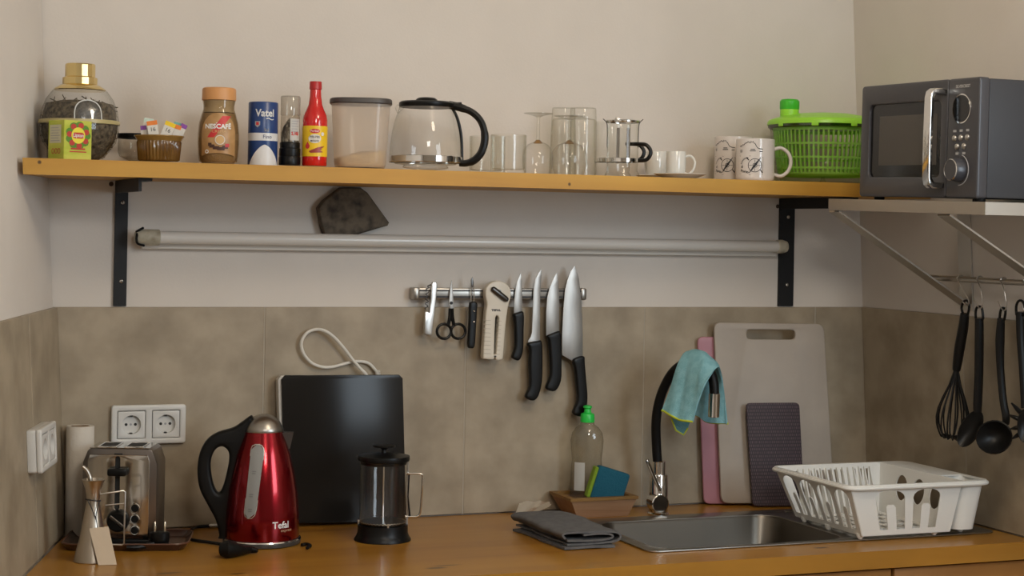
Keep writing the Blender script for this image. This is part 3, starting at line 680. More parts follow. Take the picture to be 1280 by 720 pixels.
# ---- milky plastic canister with grains
sp = Spot(450, -.17, SHT)
cn = thing('food_canister', 'milky plastic canister with dark lid and pasta heaped in the bottom', 'canister', sp.loc, sp.rz)
def sup(bm, prof, n=48, p=3.2):         # turned body with a squarish section
    rings = []
    for r, z in prof:
        rg = []
        for i in range(n):
            a = 2*pi*i/n; k = (abs(cos(a))**p+abs(sin(a))**p)**(-1/p)
            rg.append(bm.verts.new((r*k*cos(a), r*k*sin(a)*.9, z)))
        rings.append(rg)
    for A, Z in zip(rings, rings[1:]):
        for i in range(n): bm.faces.new((A[i], A[(i+1) % n], Z[(i+1) % n], Z[i]))
    return rings
pcn = sp.pr([(30, 210), (31.6, 208), (32.5, 203), (35.5, 150), (36.6, 131)])
bm = B(); rg = sup(bm, pcn); bm.faces.new(rg[0][::-1]); put('tub', bm, 'milky', cn)
M['lid_dark'] = mat('lid_dark', (.055, .048, .045), .45)
bm = B(); rg = sup(bm, sp.pr([(38, 131), (39, 130), (39, 126.5), (38.4, 124.8), (36.8, 124)])); bm.faces.new(rg[0][::-1]); bm.faces.new(rg[-1]); put('lid', bm, 'lid_dark', cn)
M['pasta'] = mat('pasta', (.56, .42, .19), .7, var=((160, 160, 160), (.34, .22, .08), .4, .65), bump=(180, 1))
bm = B(); rg = sup(bm, [(r-.0028, z) for r, z in sp.pr([(30, 209), (32, 203), (33.2, 183)])])
for v in rg[-1]: v.co.z = sp.z(194)+(v.co.x/.055)*(sp.z(184)-sp.z(196))*.5+rnd.uniform(-.0012, .0012)
c0 = bm.verts.new((0, 0, sp.z(189))); m_ = rg[-1]
for i in range(len(m_)): bm.faces.new((m_[i], m_[(i+1) % len(m_)], c0))
bm.faces.new(rg[0][::-1]); put('pasta', bm, 'pasta', cn, kind='stuff', label='pale dry pasta')

# ---- glass coffee carafe
sp = Spot(532, -.165, SHT)
cf = thing('coffee_carafe', 'round glass coffee carafe with black lid and handle', 'carafe', sp.loc, sp.rz)
pcf = sp.pr([(27, 210.5), (29, 209.5), (27, 207), (38, 205.5), (44.5, 200), (45.5, 193), (44.8, 182), (42.5, 165), (39, 150), (35.5, 140), (34, 134)])
bm = B(); lathe(bm, [(0, .002)]+pcf, 48); put('glass_body', bm, 'glass', cf)
ro = sp.r(45.8); bm = B(); lathe(bm, [(ro, sp.z(203.5)), (ro+.0008, sp.z(203)), (ro+.0008, sp.z(196)), (ro, sp.z(195.5))], 48); put('band', bm, 'chrome', cf)
bm = B(); solid(bm, sp.pr([(33.5, 134.5), (34.5, 133), (34.5, 129), (32, 127.2), (14, 126), (13, 124), (10, 122.2), (4, 121.6)]), 40); lid = put('lid', bm, 'black_plastic', cf)
bm = B(); r1 = sp.r(34)
tube(bm, [(-r1*.93, -.002, sp.z(139)), (-r1*1.03, -.002, sp.z(135.5)), (-r1*1.12, -.002, sp.z(133.5))], [.010, .008, .004], 12); put('spout', bm, 'glass_thick', cf)
def cp(px, py): return ((px-sp.cx)/sp.s, -.004, sp.z(py))
bm = B(); tube(bm, smoothpath([cp(561, 131), cp(575, 134), cp(590, 140), cp(601, 152), cp(605.5, 170), cp(602, 188), cp(593, 199), cp(583, 203), cp(574, 203)], 5), [.0085]*7+[.0075]*12+[.0085]*14+[.0075]*8, 10, sq=1.25); hd = put('handle', bm, 'black_plastic', cf)
bm = B(); tube(bm, smoothpath([cp(564, 134), cp(571, 148), cp(576, 170), cp(577.5, 200)], 5), .0032, 8); put('inner_strip', bm, 'black_plastic', hd)
bm = B(); tube(bm, [cp(560, 129), cp(570, 130.5), cp(576, 128.5)], [.006, .0055, .003], 8); put('thumb_lever', bm, 'black_plastic', lid)

# ---- drinking glasses
def tumbler(cx, Y, hw, top, label, base=216):
    sp = Spot(cx, Y, SHT); t = thing('tumbler', label, 'glass', sp.loc, sp.rz+.2, 'plain tumblers on the shelf')
    r0 = sp.r(hw); H = sp.z(top); n = 12
    bm = B(); lathe(bm, [(0, .0), (r0*.95, 0), (r0*.98, .002), (r0, .008), (r0, H-.001), (r0-.0012, H), (r0-.0024, H-.001), (r0-.0028, .012), (r0*.8, .0095), (0, .009)], 24, a0=.2); put('glass_body', bm, 'glass_thick', t, smooth=20)
    return t
tumbler(609, -.085, 22.5, 170.5, 'faceted clear tumbler half hidden behind the carafe handle')
tumbler(635.5, -.2, 22.5, 168.5, 'faceted clear tumbler standing between carafe and stemmed glasses')
def wineglass(cx, Y, bowl, foot, top, stem_end, label):
    sp = Spot(cx, Y, SHT); t = thing('wine_glass', label, 'wine glass', sp.loc, sp.rz, 'upturned wine glasses')
    H = sp.z(top); zs = sp.z(stem_end); rb = sp.r(bowl)
    bm = B(); lathe(bm, [(rb*.80, .0005), (rb*.93, zs*.22), (rb, zs*.5), (rb*.93, zs*.74), (rb*.66, zs*.91), (rb*.3, zs*.985), (.0042, zs+.003)], 40); put('bowl', bm, 'glass', t)
    bm = B(); lathe(bm, [(.0045, zs+.002), (.0036, zs+.012), (.0034, H-.014), (.0046, H-.007)], 16); put('stem', bm, 'glass_thick', t)
    bm = B(); rf = sp.r(foot); lathe(bm, [(.0046, H-.0085), (.012, H-.005), (rf, H-.0012), (rf, H), (0, H-.0004)], 40); put('foot', bm, 'glass', t)
    M['stem_amber'] = M.get('stem_amber') or glass('stem_amber', (.80, .60, .32), (.5, .34, .16), .5)
    bm = B(); solid(bm, [(.0105, zs-.004), (.006, zs+.0005), (.0045, zs+.0035)], 20); put('stem_joint', bm, 'stem_amber', t)
wineglass(672, -.15, 19.5, 18, 141.5, 177, 'wine glass upside down beside the tumbler, behind another one')
wineglass(711.5, -.235, 22.5, 20, 145, 177.5, 'bigger wine glass upside down in front of the tall glasses')
def tallglass(cx, Y, ht, hb, label):
    sp = Spot(cx, Y, SHT); t = thing('tall_glass', label, 'glass', sp.loc, sp.rz, 'tall upturned glasses')
    H = sp.z(135); a, b = sp.r(ht), sp.r(hb); zb = sp.z(149)
    bm = B(); lathe(bm, [(b, .0005), (b*.99, .04), (a*1.03, zb), (a, H-.003), (a*.96, H), (0, H), (0, zb+.004), (a*.9, zb), (a*.97, zb-.004), (b*.97-.0015, .04), (b-.002, .0005), (b, .0005)], 36); put('glass_body', bm, 'glass_thick', t, smooth=40)
tallglass(703.5, -.055, 14.5, 17, 'tall straight glass upside down beside the wine glass foot')
tallglass(728, -.125, 16.2, 17.5, 'tall straight glass upside down next to the banded tea glasses')
def teaglass(cx, Y, hw, top, label, lip):
    sp = Spot(cx, Y, SHT); t = thing('tea_glass', label, 'glass', sp.loc, sp.rz, 'tea glasses with metal bands')
    r0 = sp.r(hw); H = sp.z(top)
    pr_ = [(0, .002), (r0*1.12, .0005), (r0*1.10, .006), (r0*.97, .014), (r0, .03), (r0, H-.018), (r0*1.02, H-.010), (r0*(1.1 if lip else 1.02), H)]
    bm = B(); lathe(bm, pr_, 36); put('glass_body', bm, 'glass_thick', t)
    z0, z1 = sp.z(203), sp.z(198); ro = r0+.0012
    bm = B(); lathe(bm, [(ro, z0), (ro+.0006, z0+.0004), (ro+.0006, z1-.0004), (ro, z1)], 36); put('band', bm, 'chrome', t)
    if lip:
        bm = B()
        for s_ in (-1, 1): tube(bm, smoothpath([(s_*r0*.99, -.001, H-.06), (s_*r0, -.001, H-.02), (s_*r0*1.06, -.001, H-.006), (s_*r0*1.28, -.001, H+.002)], 4), .0011, 6)
        put('wire_frame', bm, 'dark_steel', t)
        bm = B(); lathe(bm, [(r0*1.03, H-.006), (r0*1.06, H-.005), (r0*1.06, H-.002), (r0*1.03, H-.001)], 36); put('rim_ring', bm, 'chrome', t)
        bm = B(); box(bm, (-r0*.35, -r0*.9, H-.002), (.012, .006, .010), .002, 2, rot=Matrix.Rotation(.3, 3, 'Y')); put('spout_clip', bm, 'steel', t)
        for xo in (-.3, .35):
            bm = B(); box(bm, (r0*xo, -r0*.2, H*.55), (.007, .001, H*.62), 0); put('plunger_strip', bm, 'chrome', t)
    zt_, zb_ = sp.z(180.5), sp.z(201)
    h_ = [(r0*.75, -r0*.7, zt_), (r0*1.05, -r0*.8, zt_), (r0*1.5, -r0*.9, zt_-.002), (r0*1.78, -r0*.95, (zt_+zb_)/2+.003), (r0*1.7, -r0*.95, zb_+.008), (r0*1.45, -r0*.9, zb_+.001), (r0*1.0, -r0*.8, zb_)]
    bm = B(); tube(bm, smoothpath(h_, 4), .0042, 8, sq=1.2); put('handle', bm, 'black_plastic', t)
    return t
teaglass(766, -.105, 21.5, 152, 'banded tea glass with black handle standing behind its twin', False)
teaglass(778, -.222, 19.5, 150, 'banded tea glass with flared wire rim and black handle', True)

# ---- espresso cups on saucers
M['porcelain'] = mat('porcelain', (.70, .68, .63), .15, coat=.3)
for k, (cx, Y, hw, la, lc) in enumerate(((821, -.082, 12.8, 'white saucer under the espresso cup beside the tea glasses', 'small white espresso cup beside the black glass handle'), (845, -.215, 12.5, 'white saucer under the espresso cup with visible handle', 'small white espresso cup with its round handle in view'))):
    sp = Spot(cx+(5 if k else 2), Y, SHT); R = sp.r(33 if k else 28)
    bm = B(); lathe(bm, [(0, .0012), (R*.55, .0005), (R*.6, .002), (R*.97, .0095), (R, .0105), (R*.98, .0115), (R*.6, .0045), (R*.45, .0035), (0, .0035)], 40)
    solo('saucer', bm, 'porcelain', la, 'saucer', sp.loc, 0, 'espresso saucers')
    sp2 = Spot(cx, Y, SHT+.0037); c = thing('espresso_cup', lc, 'cup', sp2.loc, sp2.rz, 'espresso cups'); r0 = sp2.r(hw); H = sp2.z(189.5)
    bm = B(); lathe(bm, [(0, 0), (r0*.72, 0), (r0*.85, .003), (r0*.95, .012), (r0, H*.55), (r0*.99, H-.0008), (r0*.97, H), (r0*.93, H-.001), (r0*.93, H*.5), (r0*.75, .006), (0, .005)], 36); put('cup_body', bm, 'porcelain', c)
    bm = B(); tube(bm, smoothpath([(r0*.9, 0, H*.80), (r0*1.45, 0, H*.84), (r0*1.88, 0, H*.62), (r0*1.75, 0, H*.32), (r0*1.3, 0, H*.14), (r0*.9, 0, H*.16)], 5), .0026, 8)
    h = put('handle', bm, 'porcelain', c)
    if k == 0: h.rotation_euler.z = 2.2

# ---- white mugs with the mountain and compass print
M['mug_white'] = mat('mug_white', (.71, .66, .62), .14, coat=.3)
MTN = [(-.030, .002), (-.0275, .0035), (-.025, .0025), (-.022, .006), (-.019, .005), (-.016, .0085), (-.012, .009), (-.009, .0115), (-.006, .0105), (-.004, .0085), (-.002, .0128), (0, .010), (.002, .0125), (.0045, .0085), (.007, .0075), (.010, .002), (.013, -.001), (.018, -.0025), (.024, -.003)]
for k, (cx, Y, top, lab, ha) in enumerate(((917, -.115, 171.5, 'white mug with mountain and compass print standing behind its twin', 1.35), (944, -.232, 174, 'white mug with mountain and compass print and its handle in view', .15))):
    sp = Spot(cx, Y, SHT); t = thing('printed_mug', lab, 'mug', sp.loc, sp.rz, 'compass mugs'); r0 = sp.r(24); H = sp.z(top)
    bm = B(); lathe(bm, [(0, .001), (r0*.93, 0), (r0*.99, .003), (r0, .007), (r0, H-.001), (r0-.0015, H), (r0-.003, H-.001), (r0-.0035, .008), (0, .006)], 48); put('mug_body', bm, 'mug_white', t)
    bm = B(); tube(bm, smoothpath([(r0*.95, 0, H*.76), (r0*1.35, 0, H*.80), (r0*1.75, 0, H*.66), (r0*1.86, 0, H*.45), (r0*1.7, 0, H*.24), (r0*1.35, 0, H*.13), (r0*.95, 0, H*.17)], 6), .0043, 10, sq=1.3)
    h = put('handle', bm, 'mug_white', t); h.rotation_euler.z = ha
    pa = -.58 if k == 0 else -.27; f1 = wrap(r0, pa, .0006); zm = H*.78
    bm = B(); ribbon(bm, [(u+.004, v*1.1+zm) for u, v in MTN], .0015, f1); put('printed_mountain', bm, 'ink', t)
    bm = B()
    for u, z_, wd in ((-.022, -.006, .007), (-.022, -.0095, .006), (.006, -.004, .010), (.006, -.0075, .013), (.024, -.0085, .007)): ribbon(bm, [(u-wd/2, zm+z_), (u, zm+z_), (u+wd/2, zm+z_)], .0016, f1)
    put('printed_lines', bm, 'ink', t)
    zc, uc = H*.36, .011
    bm = B(); ribbon(bm, [(uc+u, zc+v) for u, v in circ(0, 0, .0145, .0145, 40)], .0013, f1, True); ribbon(bm, [(uc+u, zc+v) for u, v in circ(0, 0, .0045, .0045, 20)], .0012, f1, True)
    for a in (0, pi/2, pi, 1.5*pi): ribbon(bm, [(uc+.006*cos(a), zc+.006*sin(a)), (uc+.0125*cos(a), zc+.0125*sin(a))], .0009, f1)
    put('printed_compass', bm, 'ink', t)
    bm = B()
    for a, ln in ((.95, .021), (.95+pi, .021)):
        for j in range(5): ribbon(bm, [(uc+ln*j/5*cos(a), zc+ln*j/5*sin(a)), (uc+ln*(j+1)/5*cos(a), zc+ln*(j+1)/5*sin(a))], .0050*(1-j/5.5), wrap(r0, pa, .0010))
    put('printed_needle', bm, 'ink', t)
    bm = B()
    for a, b_ in (((uc-.019, zc+.017), (uc-.013, zc+.011)), ((uc+.012, zc-.010), (uc+.017, zc-.016))): ribbon(bm, [a, b_], .0022, f1)
    fl = [(-.026, zc-.0185), (0, zc-.021), (.028, zc-.0205), (.029, zc+.0175), (.0, zc+.0205), (-.026, zc+.0205)]
    for q, w_ in zip(fl[:3], fl[1:3]): ribbon(bm, [q, w_], .0006, f1)
    for q, w_ in zip(fl[3:], fl[4:]): ribbon(bm, [q, w_], .0006, f1)
    ribbon(bm, [(.029, zc+.0175), (.0285, zc-.018)], .0006, f1); put('printed_frame', bm, 'ink', t)
    bm = B()
    for j in range(9): a = .5+j*.13; ribbon(bm, [(-.004-.019*cos(a), zc-.008+.023*sin(a)), (-.004-.0215*cos(a), zc-.008+.026*sin(a))], .0014, f1)
    put('printed_arc_word', bm, 'ink', t)
    text('lettering', 'al', .0075, 'ink', t, lambda u, v: f1(-.019+u, zc-.003+v), bold=.0002)
    text('lettering', 'Porto', .0085, 'ink', t, lambda u, v: f1(-.0125+u, zc-.0135+v-u*.15), bold=.0002)

# ---- salad spinner
sp = Spot(1029, -.155, SHT)
ss = thing('salad_spinner', 'green salad spinner with clear bowl, slotted basket and knob lid', 'salad spinner', sp.loc, sp.rz)
M['lime'] = mat('lime', (.33, .74, .045), .32); M['green_knob'] = mat('green_knob', (.06, .50, .03), .35); M['basket'] = glass('basket', (.60, .93, .24), (.5, .82, .18), .2, .3, .03, haze=.7)
M['spin_clear'] = glass('spin_clear', (.95, .95, .90), (.75, .76, .68), .5, .03, .05)
ro = sp.r(69)
pbw = sp.pr([(46, 229.5), (52, 228), (56, 220), (61, 200), (65, 175), (67, 160), (67.5, 157)])
bm = B(); lathe(bm, [(0, .001)]+pbw, 56); put('outer_bowl', bm, 'spin_clear', ss)
zb_, zt_ = sp.z(219), sp.z(161.5); ns = 64
rbk = lambda z: sp.r(55)+(sp.r(62.5)-sp.r(55))*((z-zb_)/(zt_-zb_))**.7
bm = B(); solid(bm, [(rbk(zb_)-.006, zb_-.004), (rbk(zb_), zb_), (rbk(zb_)+.0005, zb_+.004), (rbk(zb_)-.004, zb_+.004)], 56); bk = put('basket', bm, 'basket', ss)
bm = B()
for zc in (sp.z(211.5), sp.z(198.5), sp.z(181.5), sp.z(163)):
    h = .0022 if zc < sp.z(164) else .004; r = rbk(zc); lathe(bm, [(r-.0012, zc-h), (r+.0009, zc-h), (r+.0009, zc+h), (r-.0012, zc+h), (r-.0012, zc-h)], 64)
put('basket_hoops', bm, 'basket', bk)
slat = None
for i in range(ns):
    a = 2*pi*i/ns
    if slat is None:
        bm = B(); zs = [zb_+.002+(zt_-zb_-.002)*k/6 for k in range(7)]; g = []
        for z in zs:
            r = rbk(z); g.append([bm.verts.new((x_*.0021, -(r+y_), z)) for x_, y_ in ((-1, -.001), (1, -.001), (1, .0004), (-1, .0004))])
        for A, Z in zip(g, g[1:]):
            for j in range(4): bm.faces.new((A[j], A[(j+1) % 4], Z[(j+1) % 4], Z[j]))
        slat = put('basket_slat', bm, 'basket', bk)
    else:
        c = slat.copy(); COL.objects.link(c); c.parent = bk; c.rotation_euler.z = a
M['dark_rim'] = glass('dark_rim', (.25, .33, .22), (.1, .14, .08), .5, .05, .12)
bm = B(); lathe(bm, sp.pr([(67, 162), (69, 160.5), (69.5, 156)]), 56); put('bowl_rim', bm, 'dark_rim', ss)
bm = B(); solid(bm, sp.pr([(68, 158.5), (70, 157.5), (70, 154), (68, 151), (55, 146.5), (35, 143), (15, 141.5)]), 56); lid = put('lid', bm, 'lime', ss)
bm = B(); kx = (986.5-sp.cx)/sp.s
solid(bm, [(.0215, sp.z(150)), (.0215, sp.z(138))], 32, c=(kx, -.02, 0)); kb = put('knob_collar', bm, 'lime', lid)
bm = B(); solid(bm, [(.0215, sp.z(138)), (.0225, sp.z(137)), (.0225, sp.z(128)), (.019, sp.z(125.5)), (.010, sp.z(124.8))], 32, c=(kx, -.02, 0)); put('knob', bm, 'green_knob', lid)
for a in (-.85, -.15, .55):
    bm = B(); box(bm, (sp.r(69.5)*sin(a), -sp.r(69.5)*cos(a), sp.z(159)), (.016, .003, .008), .0015, 1, rot=Matrix.Rotation(a, 3, 'Z')); put('lid_tab', bm, 'lime', lid)
bm = B(); solid(bm, [(.010, .002), (.006, .008), (.0035, .016), (.003, zb_-.004)], 16); put('pivot_post', bm, 'spin_clear', ss)
# ================================================================== magnetic rail with tools (on the back wall)
def c7(q): return (500+q[0]/3.271, 320+q[1]/3.271)      # a traced point -> picture pixel
def traced(pts, Y): return [(p.x, p.z) for p in (aty(*c7(q), Y) for q in pts)]
def ywall(Y): return lambda u, v, w_: (u, Y+w_, v)
KY = -.030                              # plane of the blades
a, b = aty(516, 367, -.018), aty(732, 367.5, -.018); RZ = (a.z+b.z)/2
rl = thing('knife_rail', 'steel magnetic rail on the wall holding knives and small tools', 'knife rail', ((a.x+b.x)/2, TT, RZ))
bm = B(); boxr(bm, a.x+.012, b.x-.012, -.024, -.004, RZ-.0125, RZ+.0125, .003); put('bar', bm, 'brushed', rl, True)
for z in (-.0068, .0068):
    bm = B(); boxr(bm, a.x+.013, b.x-.013, -.0248, -.0235, RZ+z-.0016, RZ+z+.0016); put('groove', bm, 'ink', rl, True)
for x0 in (a.x, b.x-.014):
    bm = B(); boxr(bm, x0, x0+.014, -.0256, TT-.001, RZ-.0135, RZ+.0135, .004); put('end_cap', bm, 'brushed', rl, True)
GR = 'kitchen knives on the rail'
def knife(label, blade, handle, hth=.015):
    pts = traced(blade+handle, KY); cx = sum(p[0] for p in pts)/len(pts); zb = min(p[1] for p in pts)
    t = thing('kitchen_knife', label, 'knife', (cx, KY, zb), 0, GR)
    bm = B(); flat(bm, [traced(blade, KY)], ywall(KY+.0015), .0022, .0007, 1); put('blade', bm, 'blade', t, True, 25)
    bm = B(); flat(bm, [[(u, v) for u, v in closed_smooth(traced(handle, KY), 3)]], ywall(KY), hth, .0045, 3); put('handle', bm, 'black_plastic', t, True, 50)
knife('short paring knife with black handle, beside the white can opener',
      [(495, 68), (488, 82), (478, 105), (471, 145), (467, 190), (466, 242), (500, 240), (500, 150), (499, 95)],
      [(462, 238), (482, 229), (503, 231), (503, 300), (501, 380), (492, 415), (480, 427), (460, 419), (457, 408), (468, 370), (467, 300), (464, 255)])
knife('boning knife with narrow curved blade and black handle',
      [(579, 52), (566, 70), (553, 95), (546, 140), (543, 230), (540, 312), (534, 332), (523, 348), (530, 362), (573, 360), (574, 220), (575, 130), (580, 80)],
      [(521, 356), (560, 347), (577, 351), (580, 420), (578, 510), (563, 572), (541, 591), (515, 581), (513, 566), (528, 530), (526, 450), (528, 385)])
knife('kitchen knife with broad middle blade and black handle',
      [(643, 65), (628, 90), (612, 130), (602, 170), (598, 225), (598, 330), (651, 325), (652, 200), (649, 110)],
      [(598, 326), (640, 308), (653, 312), (656, 360), (658, 440), (655, 510), (632, 551), (600, 546), (597, 530), (612, 490), (612, 420), (606, 345)])
knife('large chef knife with long wide blade, hanging above the green soap cap',
      [(715, 38), (698, 62), (684, 100), (675, 140), (668, 220), (663, 320), (663, 405), (700, 426), (712, 440), (748, 425), (748, 300), (742, 180), (732, 90)],
      [(704, 427), (722, 413), (750, 410), (753, 440), (760, 520), (764, 580), (756, 637), (735, 656), (708, 646), (707, 630), (722, 590), (718, 520), (712, 460)])
# can opener
M['opener'] = mat('opener', (.66, .60, .50), .4)
body = [(340, 165), (341, 135), (352, 116), (370, 105), (392, 101), (416, 107), (434, 122), (443, 145), (442, 170), (432, 205), (424, 260), (418, 320), (412, 400), (407, 421), (384, 423), (378, 410), (371, 421), (338, 419), (330, 408), (335, 320), (341, 230), (346, 195)]
slot = [(383, 243), (390, 243), (394, 252), (390, 310), (383, 400), (374, 400), (377, 310), (380, 252)]
tr = traced(body, KY); t = thing('can_opener', 'white plastic can opener with dark turning key on the rail', 'can opener', (sum(p[0] for p in tr)/len(tr), KY, min(p[1] for p in tr)))
bm = B(); flat(bm, [closed_smooth(tr, 3), traced(slot, KY)], ywall(KY-.0065), .020, .003, 2); put('body', bm, 'opener', t, True)
bm = B(); flat(bm, [traced([(372, 235), (398, 235), (392, 412), (366, 412)], KY)], ywall(KY+.001), .003); put('slot_back', bm, 'dark_steel', t, True)
k0, k1 = aty(*c7((378, 133)), KY-.0205), aty(*c7((438, 180)), KY-.0205)
bm = B(); tube(bm, [k0+(k1-k0)*q for q in (-.06, 0, .1, .5, .9, 1, 1.06)], [.002, .0055, .0066, .0066, .0066, .0055, .002], 12, sq=.8); put('turning_key', bm, 'dark_steel', t, True)
m_ = aty(*c7((402, 148)), KY-.0145); bm = B(); tube(bm, [m_+Vector((0, .006, 0)), m_+Vector((0, -.004, 0))], .006, 12); put('key_shaft', bm, 'dark_steel', t, True)
for k in range(9):
    q0 = aty(*c7((336+k*.8, 262+k*17)), KY-.0167); q1 = aty(*c7((371, 264+k*17)), KY-.0167); q2 = aty(*c7((395, 265+k*17)), KY-.0167); q3 = aty(*c7((415-k*.9, 266+k*17)), KY-.0167)
    bm = B(); tube(bm, [q0, q1], .0005, 5); tube(bm, [q2, q3], .0005, 5); put('ridge', bm, M.setdefault('opener_line', mat('opener_line', (.42, .37, .29), .5)), t, True)
tx = aty(*c7((393, 222)), KY-.0170); lt = text('lettering', 'TEFAL', .0062, 'ink', t, lambda u, v: (u+tx.x-t.location.x, tx.y-t.location.y, v+tx.z-t.location.z), bold=.0003, sx=1.3)
# peeler
h = [(285, 191), (313, 192), (312, 230), (308, 300), (303, 368), (289, 377), (276, 369), (278, 320), (281, 260)]
tr = traced(h, KY); t = thing('vegetable_peeler', 'peeler with black riveted handle beside the scissors', 'peeler', (tr[3][0], KY, tr[5][1]))
bm = B(); flat(bm, [closed_smooth(tr, 3)], ywall(KY), .012, .003, 2); put('handle', bm, 'black_plastic', t, True)
for q in ((303, 225), (302, 269)):
    p = aty(*c7(q), KY-.006); bm = B(); bmesh.ops.create_uvsphere(bm, u_segments=10, v_segments=6, radius=.0026); bm.transform(Matrix.Translation(p)); put('rivet', bm, 'chrome', t, True)
bm = B()
for q0, q1 in (((291, 196), (289, 112)), ((304, 196), (300, 112))): tube(bm, [aty(*c7(q0), KY), aty(*c7(q1), KY)], .0012, 6)
bl = put('fork', bm, 'steel', t, True)
bm = B(); flat(bm, [traced([(295, 84), (289, 98), (290, 120), (293, 130), (299, 125), (301, 108)], KY)], ywall(KY-.001), .0025, .0006, 1); put('blade', bm, 'dark_steel', t, True)
# scissors
t0 = aty(*c7((209, 192)), KY); t = thing('scissors', 'small scissors with black loop handles hanging on the rail', 'scissors', (t0.x, KY, aty(*c7((209, 335)), KY).z))
bm = B(); flat(bm, [traced([(211, 98), (203, 150), (199, 196), (205, 216), (212, 222), (223, 212), (217, 160), (213, 110)], KY)], ywall(KY+.001), .003, .0006, 1); put('blade', bm, 'blade', t, True)
for s_, cx in ((-1, 180), (1, 238)):
    e = [(cx+29*cos(a_), 308+30*sin(a_)) for a_ in [2*pi*k/24 for k in range(24)]]
    bm = B(); path = [aty(*c7(q), KY+.001*s_) for q in e]; tube(bm, path, .0032, 8, closed=True)
    arm = [aty(*c7(q), KY+.001*s_) for q in ((209+s_*3, 214), (209+s_*5, 250), (cx-s_*17, 284))]; tube(bm, smoothpath(arm, 4), [.0044]*6+[.0040]*3, 8); put('loop_handle', bm, 'black_plastic', t, True)
bm = B(); tube(bm, [t0+Vector((0, .002, 0)), t0+Vector((0, -.003, 0))], .0034, 12); put('pivot_screw', bm, 'ink', t, True)
# corkscrew
tr = traced([(126, 116), (132, 106), (141, 104), (150, 112), (150, 130), (146, 175), (137, 250), (129, 318), (124, 326), (110, 323), (97, 318), (98, 280), (101, 226), (113, 228), (119, 232), (123, 180)], KY)
t = thing('corkscrew', "steel waiter's corkscrew with its spiral folded out on the rail", 'corkscrew', (tr[5][0], KY, tr[8][1]))
bm = B(); flat(bm, [tr], ywall(KY), .009, .0015, 2); put('body', bm, 'steel', t, True)
bm = B(); s0, s1 = aty(*c7((114, 128)), KY-.003), aty(*c7((108, 218)), KY-.003)
tube(bm, [s0+(s1-s0)*(k/60)+Vector((.0030*cos(k*2*pi/13), .0030*sin(k*2*pi/13), 0)) for k in range(61)], .0009, 6); tube(bm, [s0+Vector((.008, 0, .006)), s0+Vector((0, 0, .003)), s0], .0018, 6); put('spiral', bm, 'dark_steel', t, True)

# ================================================================== wall sockets
M['socket_white'] = mat('socket_white', (.66, .65, .62), .3); M['hole'] = mat('hole', (.02, .02, .02), .7)
def sockets(label, mtx, group='double wall sockets', deep=0):
    t = thing('wall_socket', label, 'socket', mtx=mtx, group=group); W2, H2 = .0765, .0405
    bm = B(); loops = [rrect(-W2, W2, -H2, H2, .006)]+[[(cx+u, v) for u, v in rrect(-.0285, .0285, -.0285, .0285, .002, 2)] for cx in (-.0355, .0355)]
    flat(bm, loops, lambda u, v, w_: (u, -.0055+w_, v), .011, .0035, 2); put('frame', bm, 'socket_white', t)
    if deep:
        bm = B(); flat(bm, [rrect(-W2+.001, W2-.001, -H2+.001, H2-.001, .006)], lambda u, v, w_: (u, deep/2+w_, v), deep, .001, 1); put('back_box', bm, 'socket_white', t)
    for cx in (-.0355, .0355):
        bm = B(); flat(bm, [[(cx+u, v) for u, v in rrect(-.0275, .0275, -.0275, .0275, .0015, 2)], circ(cx, 0, .0195, n=36)], lambda u, v, w_: (u, -.0055+w_, v), .009, .0006, 1); ins = put('insert', bm, 'socket_white', t)
        bm = B(); lathe(bm, [(.0197, -.0095), (.0193, .0), (.0, .0)], 36); bm.transform(Matrix.Translation((cx, -.0005, 0)) @ Matrix.Rotation(-pi/2, 4, 'X')); put('cup', bm, 'socket_white', ins)
        for dx, r_, m_ in ((-.0095, .0030, 'hole'), (.0095, .0030, 'hole'), (0, .0024, 'grey_ink')):
            bm = B(); solid(bm, [(r_, 0), (r_, .0006)], 14); bm.transform(Matrix.Translation((cx+dx, -.0006, 0)) @ Matrix.Rotation(pi/2, 4, 'X')); put('pin_hole' if m_ == 'hole' else 'centre_screw', bm, m_, ins)
        for s_ in (-1, 1):
            bm = B(); box(bm, (cx, -.004, s_*.0178), (.006, .006, .003), .0008, 1); put('earth_clip', bm, 'dark_steel', ins)
p = aty(185, 530, 0); sockets('white double socket on the back tiles above the toaster', wall_matrix((p.x, -.0002, p.z), (1, 0, 0), (0, -1, 0)))
p = onleft(43.5, 559); sockets('white double socket on the side tiles beside the paper roll', wall_matrix(p+LN*.0162, lw, LN), deep=.016)

# ================================================================== worktop, left end
# ---- brown serving tray
tx0, tx1 = atz(70, 690, CT), atz(233, 690, CT); TR = -.28
tc = (tx0+tx1)/2+Vector((sin(-TR), cos(TR), 0))*.088+Vector((.003, -.003, 0))
M['tray_brown'] = mat('tray_brown', (.055, .022, .014), .25, coat=.3)
M['tray_edge'] = mat('tray_edge', (.12, .05, .028), .3)
sv = thing('serving_tray', 'dark brown serving tray under the toaster', 'tray', (tc.x, tc.y, CT), TR); hw, hd = .122, .085
bm = B(); rings = []
for ins, z in ((.012, 0), (.010, .0002), (.002, .010), (0, .013), (.0012, .0145), (.003, .013), (.012, .0035), (.014, .003)):
    rings.append([bm.verts.new((u, v, z)) for u, v in rrect(-hw+ins, hw-ins, -hd+ins, hd-ins, .03-ins)])
for A, Z in zip(rings, rings[1:]):
    for i in range(len(A)): bm.faces.new((A[i], A[(i+1) % len(A)], Z[(i+1) % len(A)], Z[i]))
bm.faces.new(rings[0][::-1]); bm.faces.new(rings[-1]); put('dish', bm, 'tray_brown', sv)
bm = B(); tube(bm, [(u, v, .0142) for u, v in rrect(-hw+.001, hw-.001, -hd+.001, hd-.001, .029)], .0016, 6, closed=True); put('edge_bead', bm, 'tray_edge', sv)
